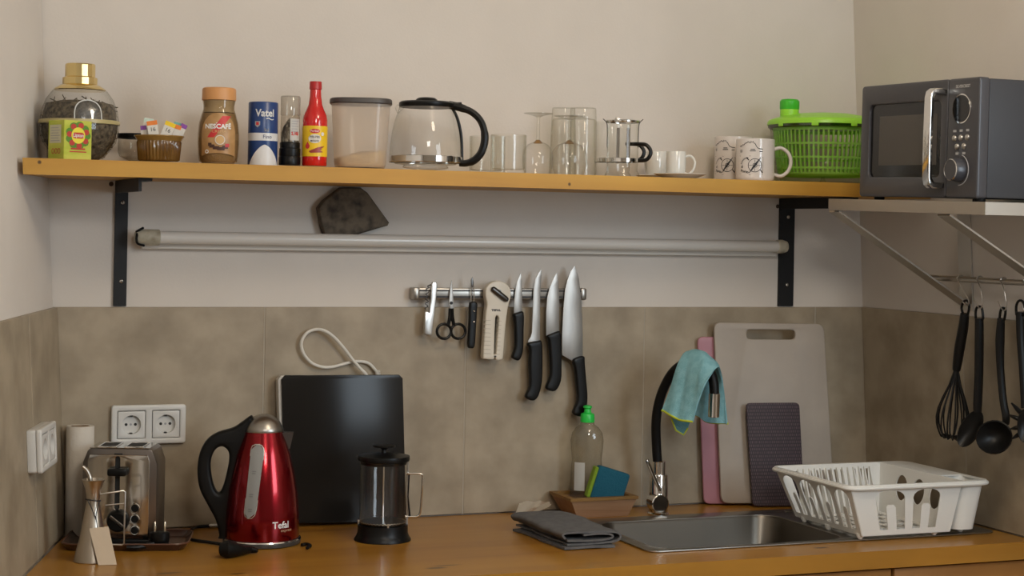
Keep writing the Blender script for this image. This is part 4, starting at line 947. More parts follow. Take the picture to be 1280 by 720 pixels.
# ---- toaster
TZ_ = CT+.0035
f0, f1_ = atz(103, 682, TZ_), atz(182, 683, TZ_); ctr = (f0+f1_)/2; TRz = -.36
tw = (f1_-f0).length/2*.98; td = .106; ctr = ctr+Vector((sin(-TRz), cos(TRz), 0))*(td/2)+Vector((.006, -.002, 0))
H = aty(143, 557, ctr.y).z-TZ_
to = thing('toaster', 'chrome two slot toaster with black lever and round buttons on the tray', 'toaster', (ctr.x, ctr.y, TZ_), TRz)
M['toaster_chrome'] = mat('toaster_chrome', (.60, .57, .52), .13, 1); M['toaster_side'] = mat('toaster_side', (.28, .25, .23), .3, 1)
bm = B(); boxr(bm, -tw-.008, tw+.008, -td/2-.004, td/2, 0, .014, .003); put('base', bm, 'black_plastic', to)
prof = [(-tw-.012, .014), (-tw-.012, H-.030), (-tw-.003, H-.006), (-tw+.004, H), (tw-.004, H), (tw+.003, H-.006), (tw+.012, H-.030), (tw+.012, .014)]
bm = B(); flat(bm, [prof], lambda u, v, w_: (u, w_+.004, v), td-.012, .001, 1); put('side_shell', bm, 'toaster_side', to, smooth=25)
fp = [(-tw, .0145), (-tw, H-.024), (-tw+.004, H-.012), (tw-.004, H-.012), (tw, H-.024), (tw, .0145)]
sl0, sl1 = -tw+.078, 0
LX = -.002                              # lever slot
bm = B(); flat(bm, [fp, [(LX-.0045, .075)] + [(LX+.0045*cos(a_), .170+.0045*sin(a_)) for a_ in [pi-pi*k/8 for k in range(9)]] + [(LX+.0045*cos(a_), .075+.0045*sin(a_)) for a_ in [-pi*k/8 for k in range(9)]]],
     lambda u, v, w_: (u, -td/2+.001+w_, v), .006, .0015, 2); fc = put('front_plate', bm, 'toaster_chrome', to, smooth=25)
bm = B(); boxr(bm, LX-.008, LX+.008, -td/2+.004, -td/2+.006, .06, .18); put('lever_slot', bm, 'hole', fc)
bm = B(); boxr(bm, -tw+.002, tw-.002, -td/2+.004, td/2-.012, H-.0005, H+.0012, .0008, 1); tp = put('top_plate', bm, 'toaster_chrome', to)
for cx in (-.026, .026):
    bm = B(); boxr(bm, cx-.0175, cx+.0175, -td/2+.014, td/2-.024, H+.0009, H+.0018); sl_ = put('bread_slot', bm, 'hole', tp)
    bm = B(); tube(bm, [(cx-.0175, -td/2+.014, H+.002), (cx+.0175, -td/2+.014, H+.002), (cx+.0175, td/2-.024, H+.002), (cx-.0175, td/2-.024, H+.002)], .0013, 6, closed=True); put('slot_rim', bm, 'chrome', sl_)
bm = B(); boxr(bm, LX-.017, LX+.020, -td/2-.020, -td/2-.003, .138, .153, .004); boxr(bm, LX-.003, LX+.003, -td/2-.004, -td/2+.004, .141, .150); put('lever', bm, 'black_plastic', to)
for z in (.022, .0435, .065):
    bm = B(); solid(bm, [(.0095, 0), (.0095, .003), (.0085, .004)], 24); bm.transform(Matrix.Translation((.034, -td/2-.002, z+.010)) @ Matrix.Rotation(pi/2, 4, 'X')); rg_ = put('button_ring', bm, 'chrome', to)
    bm = B(); solid(bm, [(.0075, 0), (.0075, .0045), (.006, .006)], 24); bm.transform(Matrix.Translation((.034, -td/2-.002, z+.010)) @ Matrix.Rotation(pi/2, 4, 'X')); put('button', bm, 'black_plastic', rg_)
bm = B(); solid(bm, [(.022, 0), (.022, .004), (.019, .012), (.017, .014)], 32); bm.transform(Matrix.Translation((.001, -td/2-.002, .050)) @ Matrix.Rotation(pi/2, 4, 'X')); kn = put('browning_knob', bm, 'black_plastic', to)
bm = B(); box(bm, (.001, -td/2-.017, .050), (.034, .004, .006), .001, 1, rot=Matrix.Rotation(.65, 3, 'Y')); bm2 = bm
for v in bm.verts: v.co = Vector((.001, 0, .050))+Matrix.Rotation(.0, 3, 'Y') @ (v.co-Vector((.001, 0, .050)))
put('knob_grip', bm, 'dark_steel', kn)
# ---- cord and plug of the toaster, lying in the tray
pg = atz(214, 688, CT+.004); t = thing('toaster_plug', 'black mains plug with two pins up lying on the brown tray', 'plug', (pg.x-.016, pg.y+.034, CT+.0036), -.2)
bm = B(); solid(bm, [(.013, 0), (.017, .004), (.019, .022), (.0185, .030), (.016, .032)], 20, sy=.75); put('plug_body', bm, 'black_plastic', t)
for dx in (-.0095, .0095):
    bm = B(); solid(bm, [(.0022, .031), (.0022, .050), (.0012, .0515)], 10, c=(dx, 0, 0)); put('pin', bm, M.setdefault('pin_gold', mat('pin_gold', (.7, .62, .48), .25, 1)), t)
bm = B(); tube(bm, smoothpath([(-.012, -.006, .008), (-.030, -.014, .006), (-.045, -.020, .0052), (-.062, -.020, .0056)], 5), [.007]*4+[.005]*6+[.004]*6, 8); put('cord', bm, 'black_plastic', t)
# ---- paper roll behind the toaster
rp0 = aty(106, 533, -.062); t = thing('paper_roll', 'upright white kitchen paper roll in the corner behind the toaster', 'paper roll', (.0200, -.0315, CT+.0006))
M['tissue'] = mat('tissue', (.64, .59, .52), .95, bump=(90, .6)); M['card'] = mat('card', (.33, .25, .17), .9)
Hh = aty(106, 532, -.0315).z-CT-.0006
bm = B(); lathe(bm, [(.018, .001), (.0270, 0), (.0275, .001), (.0275, Hh-.001), (.0270, Hh), (.018, Hh-.001), (.018, .001)], 36); put('paper', bm, 'tissue', t)
bm = B(); lathe(bm, [(.0165, .001), (.0178, .001), (.0178, Hh), (.0165, Hh), (.0165, .001)], 28); put('core', bm, 'card', t)
# ---- conical steel oil can with a paper tag
sp0 = atz(115, 705.5, CT); r_ = 23/scale_at(sp0); va = view_angle(sp0)
lo = (sp0.x-sin(va)*r_, sp0.y+cos(va)*r_, CT)
class CS(Spot):
    pass
sp = Spot(116, lo[1], CT, py=690); cn = thing('oil_can', 'brushed metal conical oil can with curved spout and paper tag', 'oil can', (lo[0], lo[1], CT), va)
def hz(py): return max(0, aty(117, py, lo[1]).z-CT)
s_ = scale_at(lo)
pr_ = [(22.5/s_, 0), (23/s_, .0015), (22.4/s_, .006), (16/s_, hz(672)), (9.6/s_, hz(636)), (8.0/s_, hz(626)), (8.2/s_, hz(621)), (9.8/s_, hz(611)), (13.6/s_, hz(601)), (14.2/s_, hz(599.5)), (13.4/s_, hz(599)), (7/s_, hz(612))]
M['oil_steel'] = mat('oil_steel', (.56, .50, .42), .3, 1)
bm = B(); solid(bm, pr_, 40); bd = put('body', bm, 'oil_steel', cn)
bm = B(); tube(bm, smoothpath([(-.005, 0, hz(604)), (-.007, 0, hz(596)), (-.012, 0, hz(588)), (-.020, 0, hz(583))], 5), [.0045]*6+[.0038]*10, 10); put('spout', bm, 'oil_steel', cn)
def op(px, py, y=0): return ((px-116)/s_, y, hz(py))
bm = B(); tube(bm, [op(125, 618), op(153, 614), op(155, 616), op(154.5, 680), op(152, 682), op(137, 681)], .0016, 6); tube(bm, [op(131, 632), op(154.5, 630)], .0013, 6); put('handle', bm, 'steel', cn)
bm = B(); rt_ = 8.6/s_
tube(bm, [(rt_*1.12*cos(a_), rt_*1.12*sin(a_), hz(625)-.002*sin(a_+1)) for a_ in [2*pi*k/20 for k in range(20)]], .0009, 5, closed=True)
tube(bm, smoothpath([(-.010, -.012, hz(624)), (.002, -.021, hz(640)), (.007, -.025, hz(650)), (.009, -.0305, hz(662))], 4), .0009, 5); tube(bm, smoothpath([(.012, -.011, hz(624)), (.006, -.020, hz(640)), (.007, -.025, hz(650))], 4), .0009, 5); put('string', bm, 'ink', cn)
g0 = [op(112, 657), op(135, 655), op(146, 708), op(123.5, 709.5)]
ys_ = [-.0300, -.0300, -.0455, -.0455]
bm = B(); lo_, hi_ = [], []
for q, y in zip(g0, ys_): lo_.append((q[0], y, max(q[2], .0006))); hi_.append((q[0], y-.0008, max(q[2], .0006)))
hexa(bm, lo_+hi_); put('tag', bm, M.setdefault('kraft', mat('kraft', (.60, .49, .36), .8)), cn, label='plain beige paper tag')
# ---- kettle
kf = atz(327, 687, CT); s_ = scale_at(kf); kr = 47.5/s_; va = view_angle(kf)
kl = (kf.x-sin(va)*kr, kf.y+cos(va)*kr, CT); s_ = scale_at(kl)
kt = thing('electric_kettle', 'tall metallic red electric kettle with black handle on its base', 'kettle', kl, va)
def kz(py): return max(0, aty(328, py, kl[1]).z-CT)
def kp(px, py, y=0): return ((px-328)/s_, y, kz(py))
KB = kz(672)
M['kettle_red'] = mat('kettle_red', (.24, .003, .008), .2, .85, coat=.4); M['kettle_base'] = mat('kettle_base', (.05, .048, .045), .3)
bm = B(); solid(bm, [(45/s_, 0), (48/s_, .002), (48.5/s_, .008), (46.5/s_, .013), (44/s_, KB-.002)], 48); bs = put('power_base', bm, 'kettle_base', kt)
bm = B(); lathe(bm, [(48.2/s_, .0095), (48.9/s_, .0105), (48.2/s_, .0125), (47.2/s_, .0128)], 48); put('chrome_ring', bm, 'chrome', bs)
kpf = [(45.5/s_, KB), (46.5/s_, KB+.004), (45.6/s_, kz(640)), (43/s_, kz(612)), (39/s_, kz(590)), (34/s_, kz(568)), (28.5/s_, kz(552)), (24/s_, kz(538.5))]
bm = B(); solid(bm, kpf, 56); put('body', bm, 'kettle_red', kt, label='metallic red body')
bm = B(); solid(bm, [(24.2/s_, kz(539)), (24.6/s_, kz(537.5)), (23.5/s_, kz(534)), (19.5/s_, kz(526)), (12/s_, kz(520)), (5/s_, kz(517.6))], 48); put('lid', bm, 'brushed', kt, label='brushed steel dome lid')
kc = lambda q: (q[0]/3, 480+q[1]/3)      # traced in an enlarged view
outer = [(940, 118), (905, 140), (870, 163), (815, 180), (775, 208), (750, 255), (742, 320), (752, 390), (785, 455), (812, 505), (826, 560), (828, 592), (905, 594), (888, 500), (886, 420), (900, 330), (918, 240), (938, 165)]
inner = [(806, 245), (830, 232), (852, 246), (858, 275), (850, 330), (836, 385), (822, 405), (806, 385), (793, 335), (791, 285)]
lp = [[(kp(*kc(q))[0], kp(*kc(q))[2]) for q in closed_smooth(o_, 4)] for o_ in (outer, inner)]
bm = B(); flat(bm, lp, lambda u, v, w_: (u, w_-.002, max(v, KB+.001)), .030, .008, 3); hd = put('handle', bm, 'black_matte', kt, smooth=60)
rk_ = interp(kpf); fg = wrap(rk_, 0, .0012)
def gp(px, py): z = kz(py); return (asin_((px-329)/s_, rk_(z))*rk_(z), z)
def asin_(x, r): return math.asin(max(-.98, min(.98, x/r)))
M['gauge'] = mat('gauge', (.27, .27, .26), .25); M['gauge_dark'] = mat('gauge_dark', (.16, .16, .16), .4)
cap = []
for k in range(13): a_ = -pi/2+pi*k/12; cap.append((322.5+8.2*cos(pi/2+a_-pi/2+pi/2)*1.0, 560-8.2*abs(cos(a_))))
gl_ = [(314.3, 558), (316, 554), (319.5, 552.2), (324, 552), (327.5, 553.5), (329.5, 557), (329.8, 562), (322, 630), (320, 637), (316.5, 640.5), (312, 641), (308.8, 638.5), (307.6, 634), (308.2, 628)]
bm = B(); poly = [gp(*q) for q in gl_]
def slabs(bm, poly, fn, n=14):           # fill a convex shape on a curved surface in rows
    zs = [p[1] for p in poly]; z0, z1 = min(zs), max(zs); rows = []
    for k in range(n+1):
        z = z0+(z1-z0)*(k+.02)/(n+.04); xs_ = []
        for (x0, y0), (x1, y1) in zip(poly, poly[1:]+poly[:1]):
            if (y0-z)*(y1-z) <= 0 and y0 != y1: xs_.append(x0+(x1-x0)*(z-y0)/(y1-y0))
        a_, b_ = min(xs_), max(xs_); rows.append([bm.verts.new(fn(a_+(b_-a_)*j/5, z)) for j in range(6)])
    for A, Z in zip(rows, rows[1:]):
        for j in range(5): bm.faces.new((A[j], A[j+1], Z[j+1], Z[j]))
slabs(bm, poly, fg); gw = put('water_gauge', bm, 'gauge', kt)
bm = B(); ribbon(bm, poly, .0016, wrap(rk_, 0, .0018), True); put('gauge_frame', bm, 'steel', gw)
for px, py in ((318.5, 585.5), (315.5, 613), (314.5, 631)):
    bm = B(); u, v = gp(px, py); ribbon(bm, [(u-.004, v+.002), (u+.004, v+.002)], .0022, wrap(rk_, 0, .0017)); ribbon(bm, [(u-.004, v-.002), (u+.003, v-.002)], .0022, wrap(rk_, 0, .0017)); put('gauge_mark', bm, 'gauge_dark', gw)
u, v = gp(352, 650); text('lettering', 'Tefal', .0185, 'white_paint', kt, lambda a_, b_: fg(a_+u, b_+v), bold=.0003)
u2, v2 = gp(358.5, 656.5); text('lettering', 'express', .0085, M.setdefault('gold_ink', mat('gold_ink', (.5, .32, .2), .5)), kt, lambda a_, b_: fg(a_+u2, b_+v2))
bm = B(); zt = kz(540); zb = kz(563)
hexa(bm, [(22/s_, -.006, zb), (22/s_, .006, zb), (33/s_, .002, zb+.004), (33/s_, -.002, zb+.004), (20/s_, -.017, zt), (20/s_, .017, zt), (37/s_, .006, zt), (37/s_, -.006, zt)]); put('spout', bm, 'dark_steel', kt)
# cords of the kettle and its loose plug
def c_at(pts, z=CT+.0042): return [Vector((p.x, min(p.y, -.012), p.z)) for p in (atz(x, y, z) for x, y in pts)]
cd = thing('kettle_cord', 'black mains cord with angled plug lying before the red kettle', 'cord', (kf.x-.06, kf.y, CT))
bm = B(); tube(bm, smoothpath(c_at([(238, 663), (245, 659), (258, 656), (277, 655)]), 6), .0032, 8); tube(bm, smoothpath(c_at([(239, 674.5), (248, 676), (260, 677.5), (276, 680)]), 6), .0032, 8); put('cord', bm, 'black_plastic', cd, True)
bm = B(); q = c_at([(277, 689), (284, 689.5), (292, 688.5), (303, 686), (313, 683.5), (322, 684)], CT+.013)
q = [Vector((p.x, p.y, CT+z)) for p, z in zip(q, (.0165, .0175, .0155, .010, .008, .006))]
tube(bm, q, [.013, .0168, .0150, .0095, .0072, .0040], 14); put('plug', bm, 'black_matte', cd, True)
bm = B(); tube(bm, smoothpath(c_at([(377, 681), (383, 680), (388, 682), (384, 685)]), 5), .0032, 8); put('cord_end', bm, 'black_plastic', cd, True)
bm = B(); p = atz(271, 656.5, CT+.006); box(bm, p, (.032, .010, .005), .002, 1, rot=Matrix.Rotation(-.1, 3, 'Z')); put('cord_tag', bm, 'white_plastic', cd, True)
# ---- black induction plate leaning on the tiles
b0, b1 = atz(357, 657.5, CT), atz(508.5, 655.5, CT); by = (b0.y+b1.y)/2-.004
pl_p = Vector((0, by, CT)); topz = aty(428, 471, -.024).z
pn = Vector((0, -(topz-CT), by+.030)).normalized(); pn = Vector((0, -1, 0))*1.0
lean = ((-.040)-by)/(topz-CT)            # y gained per metre of height (front face leans back on the wall)
pn = Vector((0, -1, lean)).normalized(); upv = Vector((0, lean, 1)).normalized()
def hp(px, py): p = atplane(px, py, pl_p, pn); return (p.x, (p-pl_p).dot(upv))
oc = [hp(*q) for q in ((352, 477), (356.5, 471.8), (499, 471), (503.5, 475.5), (508, 652), (504, 655.5), (361, 657), (357, 653))]
z0_ = min(v for u, v in oc); oc = [(u, v-z0_) for u, v in oc]
base = Vector((sum(u for u, v in oc)/8, by, CT+.0012))
ih = thing('induction_hob', 'black portable induction plate leaning against the tiles with white cord', 'hob', base)
def hplace(e): return lambda u, v, w_: Vector((u, by, CT+.0012))+upv*v+pn*(-e+w_)
M['black_glass'] = mat('black_glass', (.013, .0115, .010), .18, spec=.18)
bm = B(); flat(bm, [oc], hplace(.003), .006, .0012, 2); put('glass_top', bm, 'black_glass', ih, True)
M['hob_white'] = mat('hob_white', (.55, .53, .49), .4)
bm = B(); u0 = min(u for u, v in oc); u1 = max(u for u, v in oc); v1 = max(v for u, v in oc)
flat(bm, [[(u-.006, v) for u, v in oc]], hplace(.0185), .024, .003, 2); put('housing', bm, 'hob_white', ih, True)
wc = [(762, 448), (700, 380), (640, 310), (580, 230), (500, 140), (430, 90), (360, 75), (290, 95), (245, 150), (235, 210), (260, 280), (320, 345), (400, 375), (480, 375), (560, 355), (640, 335), (710, 332), (770, 345), (815, 385), (842, 425), (850, 452)]
P_ = []
for k, q in enumerate(wc): p = aty(340+q[0]/6.4, 400+q[1]/6.4, -.020 if k < 6 else (-.009 if k > 12 else -.013)); P_.append(p)
bm = B(); tube(bm, smoothpath([P_[0]+Vector((.012, .006, -.03))]+P_+[P_[-1]+Vector((.001, .002, -.03))], 4), .0034, 10); wcd = put('cord', bm, M.setdefault('cord_white', mat('cord_white', (.66, .63, .57), .4)), ih, True, label='white looped cord')
bm = B()
for k in range(5):
    p = P_[-1]+Vector((-.001*k*.5, 0, .002+.0028*k)); tube(bm, [p+Vector((0, 0, -.0007)), p+Vector((0, 0, .0007))], .0058, 10)
put('strain_relief', bm, 'cord_white', wcd, True)
# ---- french press
ff = atz(478, 681, CT); s_ = scale_at(ff); fr_ = 35.5/s_; va = view_angle(ff); fl = (ff.x-sin(va)*fr_, ff.y+cos(va)*fr_, CT); s_ = scale_at(fl)
fp_ = thing('french_press', 'glass french press with black base, black lid and wire handle', 'french press', fl, va)
def fz(py): return max(0, aty(479, py, fl[1]).z-CT)
def fpt(px, py, y=0): return ((px-479)/s_, y, fz(py))
bm = B(); solid(bm, [(35.5/s_, 0), (35.5/s_, .003), (33/s_, .009), (31.5/s_, .016), (31.2/s_, fz(655)), (29.5/s_, fz(655))], 40); put('base', bm, 'black_plastic', fp_)
bm = B(); lathe(bm, [(0, .012), (28/s_, .012), (29.4/s_, .016), (29.4/s_, fz(577)), (30.5/s_, fz(572))], 40); bk_ = put('beaker', bm, 'glass', fp_)
bm = B(); tube(bm, [(-28.5/s_, 0, fz(578)), (-31.5/s_, 0, fz(573)), (-35/s_, 0, fz(570))], [.008, .006, .003], 10); put('spout', bm, 'glass_thick', bk_)
bm = B(); solid(bm, [(28.6/s_, fz(580)), (29/s_, fz(576.5)), (32/s_, fz(575.5)), (32.6/s_, fz(573)), (32/s_, fz(569.5)), (20/s_, fz(567.5)), (6/s_, fz(566))], 40); ld = put('lid', bm, 'black_plastic', fp_)
bm = B(); solid(bm, [(.006, fz(567)), (.0045, fz(562)), (.008, fz(560)), (.0225, fz(558.5)), (.023, fz(556.5)), (.010, fz(555.5))], 28); put('knob', bm, 'black_plastic', ld)
bm = B(); lathe(bm, [(.0018, .03), (.0018, fz(567))], 8); put('plunger_rod', bm, 'chrome', fp_)
bm = B(); zz = fz(652); lathe(bm, [(0, zz-.004), (27.5/s_, zz-.004), (28.3/s_, zz), (27/s_, zz+.002), (0, zz+.0025)], 36); mf = put('plunger_mesh', bm, 'dark_steel', fp_)
bm = B(); tube(bm, [(28.4/s_*cos(a_), 28.4/s_*sin(a_), zz+.0015*(k % 2)) for k, a_ in enumerate([2*pi*k/80 for k in range(80)])], .0011, 5, closed=True); put('mesh_coil', bm, 'steel', mf)
for a_ in (-1.35, .1, 1.6, 3.1):
    bm = B(); tube(bm, [(30.3/s_*cos(a_), 30.3/s_*sin(a_), .012), (30.3/s_*cos(a_), 30.3/s_*sin(a_), fz(650 if a_ != .1 else 578))], .0022, 6, sq=.5); put('frame_strip', bm, 'steel', fp_)
bm = B(); tube(bm, smoothpath([fpt(508, 592), fpt(520, 591.5), fpt(526.5, 592.5), fpt(528, 597), fpt(527, 620), fpt(525.5, 640), fpt(522, 645), fpt(514, 645.5), fpt(507, 646)], 4), .0022, 8, sq=1.6); put('handle', bm, 'chrome', fp_)
bm = B(); tube(bm, [fpt(511, 592), fpt(510, 620), fpt(512.5, 645)], [.0016, .0012, .0026], 6); put('handle_clip', bm, 'black_plastic', fp_)
# ================================================================== around the sink
# ---- scallop shell
M['shell'] = mat('shell', (.80, .74, .64), .5, var=((40, 40, 40), (.55, .38, .25), .55, .75))
bm = B(); g = []; nr, na = 8, 40
for i in range(nr+1):
    t = i/nr; row = []
    for j in range(na+1):
        a_ = (j/na-.5)*2.0; rid = cos(a_*15.7)*.5+.5
        r_ = .006+.082*t*(1-.10*abs(a_)**2)*(1+.03*rid*t); row.append(bm.verts.new((r_*cos(a_), r_*sin(a_)*.8, (.004+.032*t**1.3*(1-.2*a_*a_)+.0026*rid*t))))
    g.append(row)
for i in range(nr):
    for j in range(na): bm.faces.new((g[i][j], g[i][j+1], g[i+1][j+1], g[i+1][j]))
bmesh.ops.solidify(bm, geom=bm.faces[:], thickness=.0022)
zmin = min(v.co.z for v in bm.verts)
for v in bm.verts: v.co.z -= zmin
p = atz(642, 646, CT); solo('scallop_shell', bm, 'shell', 'pale ribbed scallop shell lying behind the folded grey cloth', 'shell', (aty(640, 640, -.09).x, -.09, CT+.0005), .06, smooth=60)
# ---- folded grey cloth
M['grey_cloth'] = mat('grey_cloth', (.125, .122, .122), .95, bump=(700, .5), var=((60, 60, 60), (.10, .098, .10), .4, .6))
TX, TY0, TY1 = .900, -.456, -.215
tw_ = thing('folded_cloth', 'folded grey kitchen cloth lying at the corner of the sink', 'cloth', (TX+.06, (TY0+TY1)/2, CT))
def sheet(name, prof, y0, y1, th, ny=18, seed=0):
    bm = B(); pts = smoothpath([(x, 0, z) for x, z in prof], 5); n_ = len(pts); F_ = []; rs = random.Random(seed)
    ph = rs.uniform(0, 6)
    for j in range(ny+1):
        t = j/ny; y = y0+(y1-y0)*t; row = []
        for i, p in enumerate(pts):
            a_ = pts[max(i-1, 0)]; b_ = pts[min(i+1, n_-1)]; tx_, tz_ = b_.x-a_.x, b_.z-a_.z; l = sqrt(tx_*tx_+tz_*tz_) or 1
            swell = 1+.06*t*t-.05*sin(6*t+ph)
            x = p.x+.0022*sin(9*t+ph)+.004*sin(3*t+1)-.006*t*(1 if p.x < .03 else .3); z = p.z*swell+.0006*sin(23*t+ph+i*.2)
            row.append((x, z, -tz_/l, tx_/l))
        F_.append((y, row))
    top = [[bm.verts.new((TX+x+nx*th/2, y, CT+max(z+nz*th/2, .0006))) for x, z, nx, nz in row] for y, row in F_]
    bot = [[bm.verts.new((TX+x-nx*th/2, y, CT+max(z-nz*th/2, .0005))) for x, z, nx, nz in row] for y, row in F_]
    for j in range(ny):
        for i in range(n_-1):
            bm.faces.new((top[j][i], top[j][i+1], top[j+1][i+1], top[j+1][i])); bm.faces.new((bot[j][i+1], bot[j][i], bot[j+1][i], bot[j+1][i+1]))
        for i, f in ((0, 1), (n_-1, 0)):
            q = (top[j][i], top[j+1][i], bot[j+1][i], bot[j][i]); bm.faces.new(q if f else q[::-1])
    for j in (0, ny):
        for i in range(n_-1): bm.faces.new((top[j][i], bot[j][i], bot[j][i+1], top[j][i+1]))
    return put(name, bm, 'grey_cloth', tw_, True, 60)
sheet('outer_layer', [(.004, .022), (-.002, .030), (.010, .034), (.05, .0345), (.095, .034), (.118, .030), (.125, .021), (.116, .0125), (.09, .0105), (.05, .010), (.008, .0105)], TY0+.004, TY1, .0042, seed=1)
sheet('inner_fold', [(.045, .0272), (.075, .0278), (.100, .0262), (.110, .0215), (.100, .0172), (.07, .0158), (.03, .0165), (.010, .0175)], TY0+.002, TY1-.004, .0038, seed=2)
sheet('under_layer', [(-.002, .0034), (.03, .0040), (.06, .0052), (.09, .0040), (.108, .0036)], TY0-.004, TY1-.01, .0045, seed=3)
# ---- wooden tray, soap bottle, sponge
M['tray_wood'] = wood('tray_wood', (.36, .215, .125), (.31, .175, .095), (.22, .11, .055), (4, 60, 60), .6); M['tray_rim'] = wood('tray_rim', (.25, .135, .035), (.19, .095, .022), (.11, .05, .012), (4, 40, 40), .5)
wt = thing('soap_tray', 'small wooden tray with sloping sides holding soap and sponge', 'tray', (1.147, -.068, CT))
b_ = (1.086, 1.209, -.112, -.026); t_ = (1.064, 1.222, -.128, -.013); hh = .040
bm = B(); rings = []
for (x0, x1, y0, y1), z in ((b_, .0005), (t_, hh), ((t_[0]+.007, t_[1]-.007, t_[2]+.007, t_[3]-.007), hh), ((b_[0]+.006, b_[1]-.006, b_[2]+.006, b_[3]-.006), .007)):
    rings.append([bm.verts.new((x, y, CT+z)) for x, y in ((x0, y0), (x1, y0), (x1, y1), (x0, y1))])
for A, Z in zip(rings, rings[1:]):
    for i in range(4): bm.faces.new((A[i], A[(i+1) % 4], Z[(i+1) % 4], Z[i]))
bm.faces.new(rings[0][::-1]); bm.faces.new(rings[-1]); put('box', bm, 'tray_wood', wt, True, 0)
bm = B(); e = .003
def ringbox(bm, x0, x1, y0, y1, z0, z1, w_):
    A = [[(x0, y0), (x1, y0), (x1, y1), (x0, y1)], [(x0+w_, y0+w_), (x1-w_, y0+w_), (x1-w_, y1-w_), (x0+w_, y1-w_)]]
    V_ = [[[bm.verts.new((x, y, z)) for x, y in L_] for L_ in A] for z in (z0, z1)]
    for i in range(4):
        j = (i+1) % 4; o0, i0, o1, i1 = V_[0][0], V_[0][1], V_[1][0], V_[1][1]
        bm.faces.new((o0[i], o0[j], o1[j], o1[i])); bm.faces.new((i0[j], i0[i], i1[i], i1[j])); bm.faces.new((o1[i], o1[j], i1[j], i1[i])); bm.faces.new((o0[j], o0[i], i0[i], i0[j]))
ringbox(bm, t_[0]-e, t_[1]+e, t_[2]-e, t_[3]+e, CT+hh, CT+hh+.0065, .013); put('rim', bm, 'tray_rim', wt, True, 0)
SB = Spot(733, -.056, CT+.0075, py=600)
sb = thing('soap_bottle', 'clear dish soap bottle with bright green cap in wooden tray', 'bottle', SB.loc, SB.rz)
pb_ = [(18/SB.s, 0), (20/SB.s, .003), (20.4/SB.s, .03), (19.6/SB.s, SB.z(585)), (18.6/SB.s, SB.z(574)), (20/SB.s, SB.z(560)), (20.6/SB.s, SB.z(550)), (19/SB.s, SB.z(541)), (14/SB.s, SB.z(534)), (9/SB.s, SB.z(530.5)), (8/SB.s, SB.z(526))]
M['soap_clear'] = glass('soap_clear', (.86, .84, .78), (.5, .48, .42), .45, .06, .06, haze=.06)
bm = B(); lathe(bm, [(0, .001)]+pb_, 36, sy=.62); put('bottle_body', bm, 'soap_clear', sb)
M['soap_green'] = mat('soap_green', (.02, .55, .07), .35)
bm = B(); solid(bm, [(8.8/SB.s, SB.z(527.5)), (9/SB.s, SB.z(526)), (8.6/SB.s, SB.z(518)), (8/SB.s, SB.z(517)), (4.6/SB.s, SB.z(515.5)), (4.0/SB.s, SB.z(511)), (5.6/SB.s, SB.z(509.5)), (5.4/SB.s, SB.z(507.5)), (3/SB.s, SB.z(506.5))], 28); put('cap', bm, 'soap_green', sb)
M['soap_label'] = mat('soap_label', (.46, .45, .42), .5)
rb_ = interp(pb_); bm = B(); patch(bm, -.030, -.004, SB.z(612), SB.z(577), lambda u, v: (lambda q: (q[0], q[1]*.62, q[2]))(wrap(rb_, 0, .0008)(u, v)), 10, 6); put('label', bm, 'soap_label', sb)
SPt = aty(758, 612, -.092)
M['sponge_blue'] = mat('sponge_blue', (.006, .085, .135), .95, bump=(260, .8)); M['scourer'] = mat('scourer', (.20, .32, .02), .95, bump=(400, 1))
sg = thing('sponge', 'teal blue sponge with green scouring side leaning in the tray', 'sponge', (SPt.x+.003, -.1000, CT+.027)); 
rot = Matrix.Rotation(-.14, 3, 'Z') @ Matrix.Rotation(.30, 3, 'Y')
bm = B(); box(bm, (-.001, 0, .040), (.076, .026, .076), .006, 3, rot=rot)
for v in bm.verts:
    if v.co.z < .0: v.co.z = 0
put('foam', bm, 'sponge_blue', sg)
bm = B(); box(bm, Vector((-.001, 0, .040))+rot @ Vector((-.0415, 0, -.002)), (.008, .024, .070), .002, 1, rot=rot); put('scourer', bm, 'scourer', sg)
# ---- tap
tb = atz(823, 645, CT); TYc = tb.y+.021; T0 = aty(823, 620, TYc)
tp_ = thing('kitchen_tap', 'chrome kitchen tap with black flexible spout beside the wooden tray', 'tap', (T0.x, TYc, CT))
s_ = scale_at(T0)
def tzz(py): return max(0, aty(823, py, TYc).z-CT)
bm = B(); solid(bm, [(13.5/s_, 0), (13.5/s_, .003), (12/s_, .006), (11.8/s_, tzz(594)), (11.2/s_, tzz(592.5)), (8.4/s_, tzz(592)), (8.2/s_, tzz(577)), (7/s_, tzz(576))], 32); put('body', bm, 'chrome', tp_)
dv = (CAM-Vector((T0.x, TYc, CT+.03))); dv.z = 0; dv.normalize(); sidev = Vector((dv.y*-1, dv.x, 0))
dc = Vector((0, 0, tzz(627)))+dv*.020; ax_ = (dv*.9+Vector((.35, -.2, 0))).normalized()
bm = B(); tube(bm, [dc-ax_*.02, dc+ax_*.012, dc+ax_*.0135], [.0205, .0205, .0185], 28); put('lever_hub', bm, 'chrome', tp_)
l0 = aty(825, 613, TYc-.028)-Vector((T0.x, TYc, CT)); l1 = aty(808.5, 574.5, TYc-.034)-Vector((T0.x, TYc, CT))
bm = B(); tube(bm, [l0, l0+(l1-l0)*.9, l1], [.0042, .0042, .0036], 10); put('lever', bm, 'chrome', tp_)
HPX = [(822, 579), (820.5, 556), (820, 530), (822.5, 508), (829, 487), (840, 467), (854, 455), (868, 451), (880, 455), (888, 465), (892, 478), (893, 492)]
NY = -.265
hy = [TYc+(NY-TYc)*(0, .0, .03, .08, .17, .32, .50, .68, .83, .93, .98, 1)[k] for k in range(12)]
